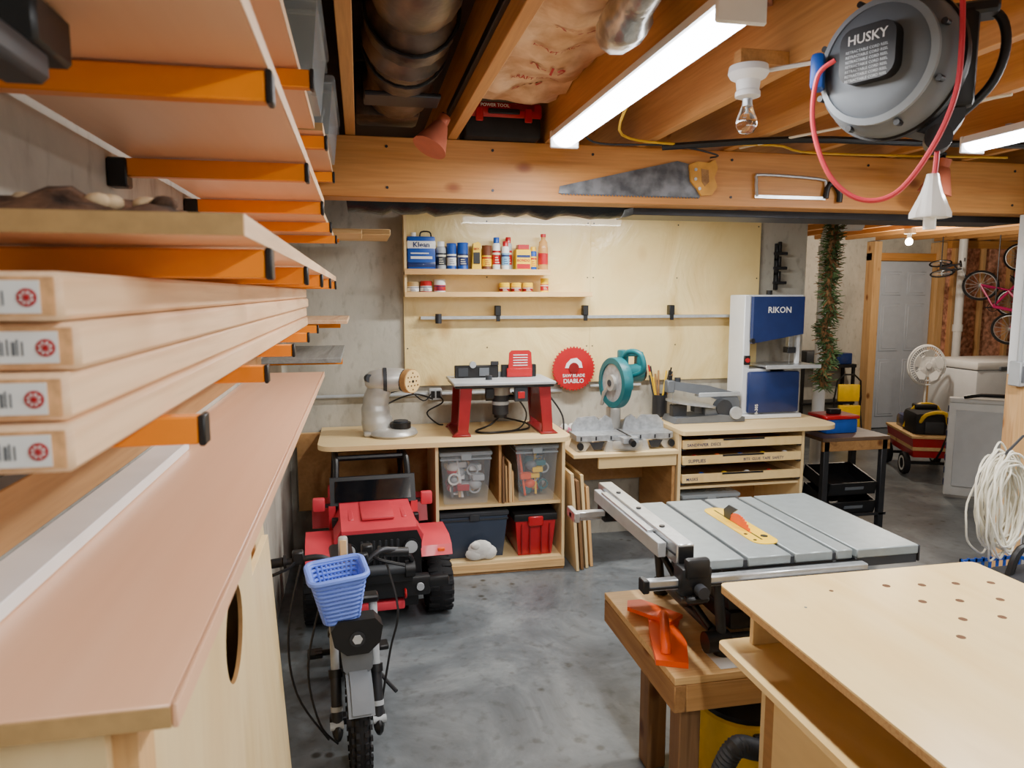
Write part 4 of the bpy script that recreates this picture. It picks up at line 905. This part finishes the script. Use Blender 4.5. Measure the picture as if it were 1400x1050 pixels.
# ================= FAR ROOM
b=B('door_1'); b.box(6.04,6.80,7.74,7.78,.01,2.02,doorw,.003)
for (xa,xb,za,zb) in ((6.12,6.38,1.62,1.9),(6.46,6.72,1.62,1.9),(6.12,6.38,.95,1.52),(6.46,6.72,.95,1.52),(6.12,6.38,.15,.85),(6.46,6.72,.15,.85)):
    b.box(xa,xb,7.732,7.742,za,zb,doorw,.008).box(xa+.03,xb-.03,7.727,7.735,za+.03,zb-.03,doorw,.006)
b.sph((6.74,7.70,.95),.03,alu).done()
b=B('trim_1'); b.box(5.93,6.03,7.66,7.80,0,2.25,pineZ,.003).box(6.81,6.92,7.66,7.80,0,2.25,pineZ,.003).box(5.93,6.92,7.70,7.80,2.03,2.12,beamw,.003); b.done()
b=B('far_stud_wall')
for x in (7.0,7.4,7.8,8.15): b.box(x,x+.04,7.62,7.79,0,2.27,pineZ,.002)
b.box(6.93,8.2,7.6,7.79,2.18,2.27,beamw).box(6.93,8.2,7.68,7.79,0.0,2.2,fibre).done()
b=B('white_vent_pipe'); b.cyl((6.90,7.4,.0),(6.90,7.4,2.27),.045,wht).cyl((6.90,7.4,1.2),(6.90,7.4,1.28),.055,wht); b.done()
b=B('chest_freezer'); b.box(6.15,7.1,6.3,6.95,.04,.86,whb,.02).box(6.14,7.11,6.29,6.96,.865,.95,wht,.02).box(6.4,6.6,6.27,6.29,.86,.9,gry,.005).box(6.2,7.05,6.35,6.9,0,.05,blk); b.done()
b=B('pedestal_fan'); b.at((5.83,6.62,-.0),(0,0,-20),(.8,.8,.93)); b.lathe([(0,.0),(.2,.0),(.2,.02),(.05,.04),(.02,.06)],wht).cyl((0,0,.04),(0,0,.82),.014,wht,n=10).cyl((0,.02,.94),(0,.14,.94),.06,wht).cyl((0,.05,.82),(0,.05,.94),.03,wht)
for r in (.22,.17,.12,.07): b.tor((0,-.03-.02*(1-r/.22),.96),r,.007,wht,'y',36,5)
b.tor((0,.03,.96),.225,.012,wht,'y',36,6)
for k in range(48): a=R(7.5*k); b.cyl((.03*math.cos(a),-.055,.96+.03*math.sin(a)),(.22*math.cos(a),-.03,.96+.22*math.sin(a)),.0035,wht,n=4)
for k in range(5):
    M1=b.M.copy(); b.M=M1@Matrix.Translation((0,-.01,.96))@Matrix.Rotation(R(72*k),4,'Y')@Matrix.Rotation(R(20),4,'X'); b.add([(-.03,0,.03),(.03,0,.03),(.075,0,.17),(0,0,.2),(-.06,0,.16)],[(0,1,2,3,4)],wht); b.M=M1
b.cyl((0,-.065,.96),(0,-.04,.96),.035,wht); b.done()
b=B('red_wagon'); b.at((5.15,5.85,0),(0,0,-22),.80)
b.taper(-.25,.25,-.45,.45,.22,.46,.03,red); b.box(-.26,.26,-.46,.46,.44,.47,pineX,.004).box(-.24,.24,-.44,.44,.3,.34,pineX,.003)
for x in (-.27,.27):
    for y in (-.3,.3):
        c=(x,y,.13); b.lathe([(.08,-.03),(.12,-.03),(.13,0),(.12,.03),(.08,.03)],rub,c,'x',24).lathe([(0,-.025),(.085,-.032),(.085,.032),(0,.025)],wht,c,'x',20).lathe([(0,-.036),(.03,-.036),(.03,.036),(0,.036)],rub,c,'x',12)
b.box(-.27,.27,-.32,-.28,.12,.15,blk).box(-.27,.27,.28,.32,.12,.15,blk).tube([(0,-.45,.2),(0,-.6,.35),(.1,-.62,.7)],.012,blk,8)
b.box(-.2,.2,-.35,.1,.40,.72,blk2,.06).box(-.18,.18,.05,.38,.40,.62,navy,.05).tube([(-.15,-.3,.55),(-.1,-.38,.7),(.1,-.38,.72),(.15,-.3,.5)],.02,yel,8,smooth=4).tube([(-.2,0,.5),(-.1,-.05,.76),(.15,0,.74),(.22,.05,.5)],.018,yel,8,smooth=4).box(-.1,.1,-.37,-.34,.48,.62,dgr,.02).box(-.12,.12,-.1,.05,.72,.78,blk,.02)
b.done()
b=B('folding_table_white'); b.at((4.62,4.98,0),(0,0,-38)); b.box(0,.70,0,.04,.02,.80,wht,.01)
b.box(.05,.65,-.02,0,.1,.72,whb,.004).box(0,.70,-.02,.06,.78,.82,wht,.008)
for k in range(7): b.box(-.004,.0,-.0,.04,.1+.1*k,.15+.1*k,navy)
b.tube([(.1,-.03,.83),(.2,-.1,.86),(.5,-.1,.86)],.015,blk,8); b.done()
b=B('folding_chair'); b.at((5.40,7.30,0),(0,0,-10),.78); b.tube([(-.17,0,0.013),(-.17,-.05,.85),(.17,-.05,.85),(.17,0,0.013)],.013,blk,8,smooth=3).tube([(-.19,-.15,0.01),(-.19,.0,.6)],.012,blk,8).tube([(.19,-.15,0.01),(.19,0,.6)],.012,blk,8).box(-.16,.16,-.07,-.03,.55,.80,yel,.015).box(-.16,.16,-.12,-.06,.15,.50,yel,.015); b.done()
def bicycle(name,loc,rot,mf,s=1.0):
    b=B(name); b.at(loc,rot,s)
    for y in (-.42,.42): 
        b.tor((0,y,0),.24,.02,rub,'x',32,8).tor((0,y,0),.218,.007,alu,'x',28,6).cyl((-.04,y,0),(.04,y,0),.02,lgr,n=10)
        for k in range(14): a=2*math.pi*k/14; b.cyl((0,y,0),(0,y+.215*math.cos(a),.215*math.sin(a)),.0025,lgr,n=4)
    b.tube([(0,-.25,.34),(0,.15,.28)],.022,mf).tube([(0,-.27,.28),(0,.02,-.02)],.026,mf).tube([(0,.02,-.02),(0,.18,.4)],.02,mf).box(-.06,.06,.08,.32,.40,.45,blk,.02)
    for sx in (-1,1): b.tube([(sx*.04,-.42,0),(sx*.04,-.28,.28)],.016,mf).tube([(sx*.035,.42,0),(0,.15,.3)],.013,mf).tube([(sx*.03,.42,0),(0,.02,-.02)],.013,mf)
    b.tube([(0,-.26,.25),(0,-.22,.42)],.018,blk).tube([(-.25,-.17,.5),(-.1,-.22,.46),(0,-.22,.43),(.1,-.22,.46),(.25,-.17,.5)],.011,lgr,8,smooth=3)
    for sx in (-1,1): b.cyl((sx*.25,-.17,.5),(sx*.17,-.2,.49),.017,mf,n=10)
    b.tor((.04,.02,-.02),.07,.006,blk,'x',20,6).cyl((.04,.02,-.02),(.1,.08,-.1),.01,blk)
    b.M=Matrix(); b.cyl(loc,(loc[0],loc[1],2.268),.006,drk,n=6)
    return b.done()
bicycle('hanging_kids_bicycle',(6.75,6.75,1.50),(60,20,50),pink,.68)
bicycle('hanging_kids_bicycle',(7.45,7.2,1.80),(95,0,40),red,.62)
bicycle('hanging_kids_bicycle',(6.35,7.1,1.92),(70,70,30),dgr,.45)
B('storage_tote').taper(5.35,5.85,4.75,5.2,0,.36,.03,navy).box(5.33,5.87,4.73,5.22,.36,.40,blk,.01).done()
b=B('dark_storage_rack'); b.box(5.0,5.7,7.55,7.78,.78,.82,blk,.004).box(5.0,5.7,7.55,7.78,.35,.38,blk,.004).box(5.05,5.4,7.57,7.75,.82,.98,dgr,.02).box(5.45,5.65,7.57,7.75,.82,.95,navy,.01)
for x in (5.01,5.67):
    for y in (7.57,7.76): b.box(x-.015,x+.015,y-.015,y+.015,0,.82,blk)
b.done()
# ================= CAMERA, WORLD
w=bpy.data.worlds.new('w'); bpy.context.scene.world=w; w.use_nodes=True
w.node_tree.nodes['Background'].inputs[0].default_value=(.6,.65,.7,1); w.node_tree.nodes['Background'].inputs[1].default_value=.05
cam=bpy.data.cameras.new('camera'); co=bpy.data.objects.new('camera',cam); bpy.context.collection.objects.link(co)
co.location=(0,0,1.65); co.rotation_euler=(R(90-7.1),0,R(-11.7)); cam.sensor_width=36; cam.lens=1000/1400*36; cam.clip_start=.02
cam.dof.use_dof=True; cam.dof.focus_distance=3.4; cam.dof.aperture_fstop=7
bpy.context.scene.camera=co
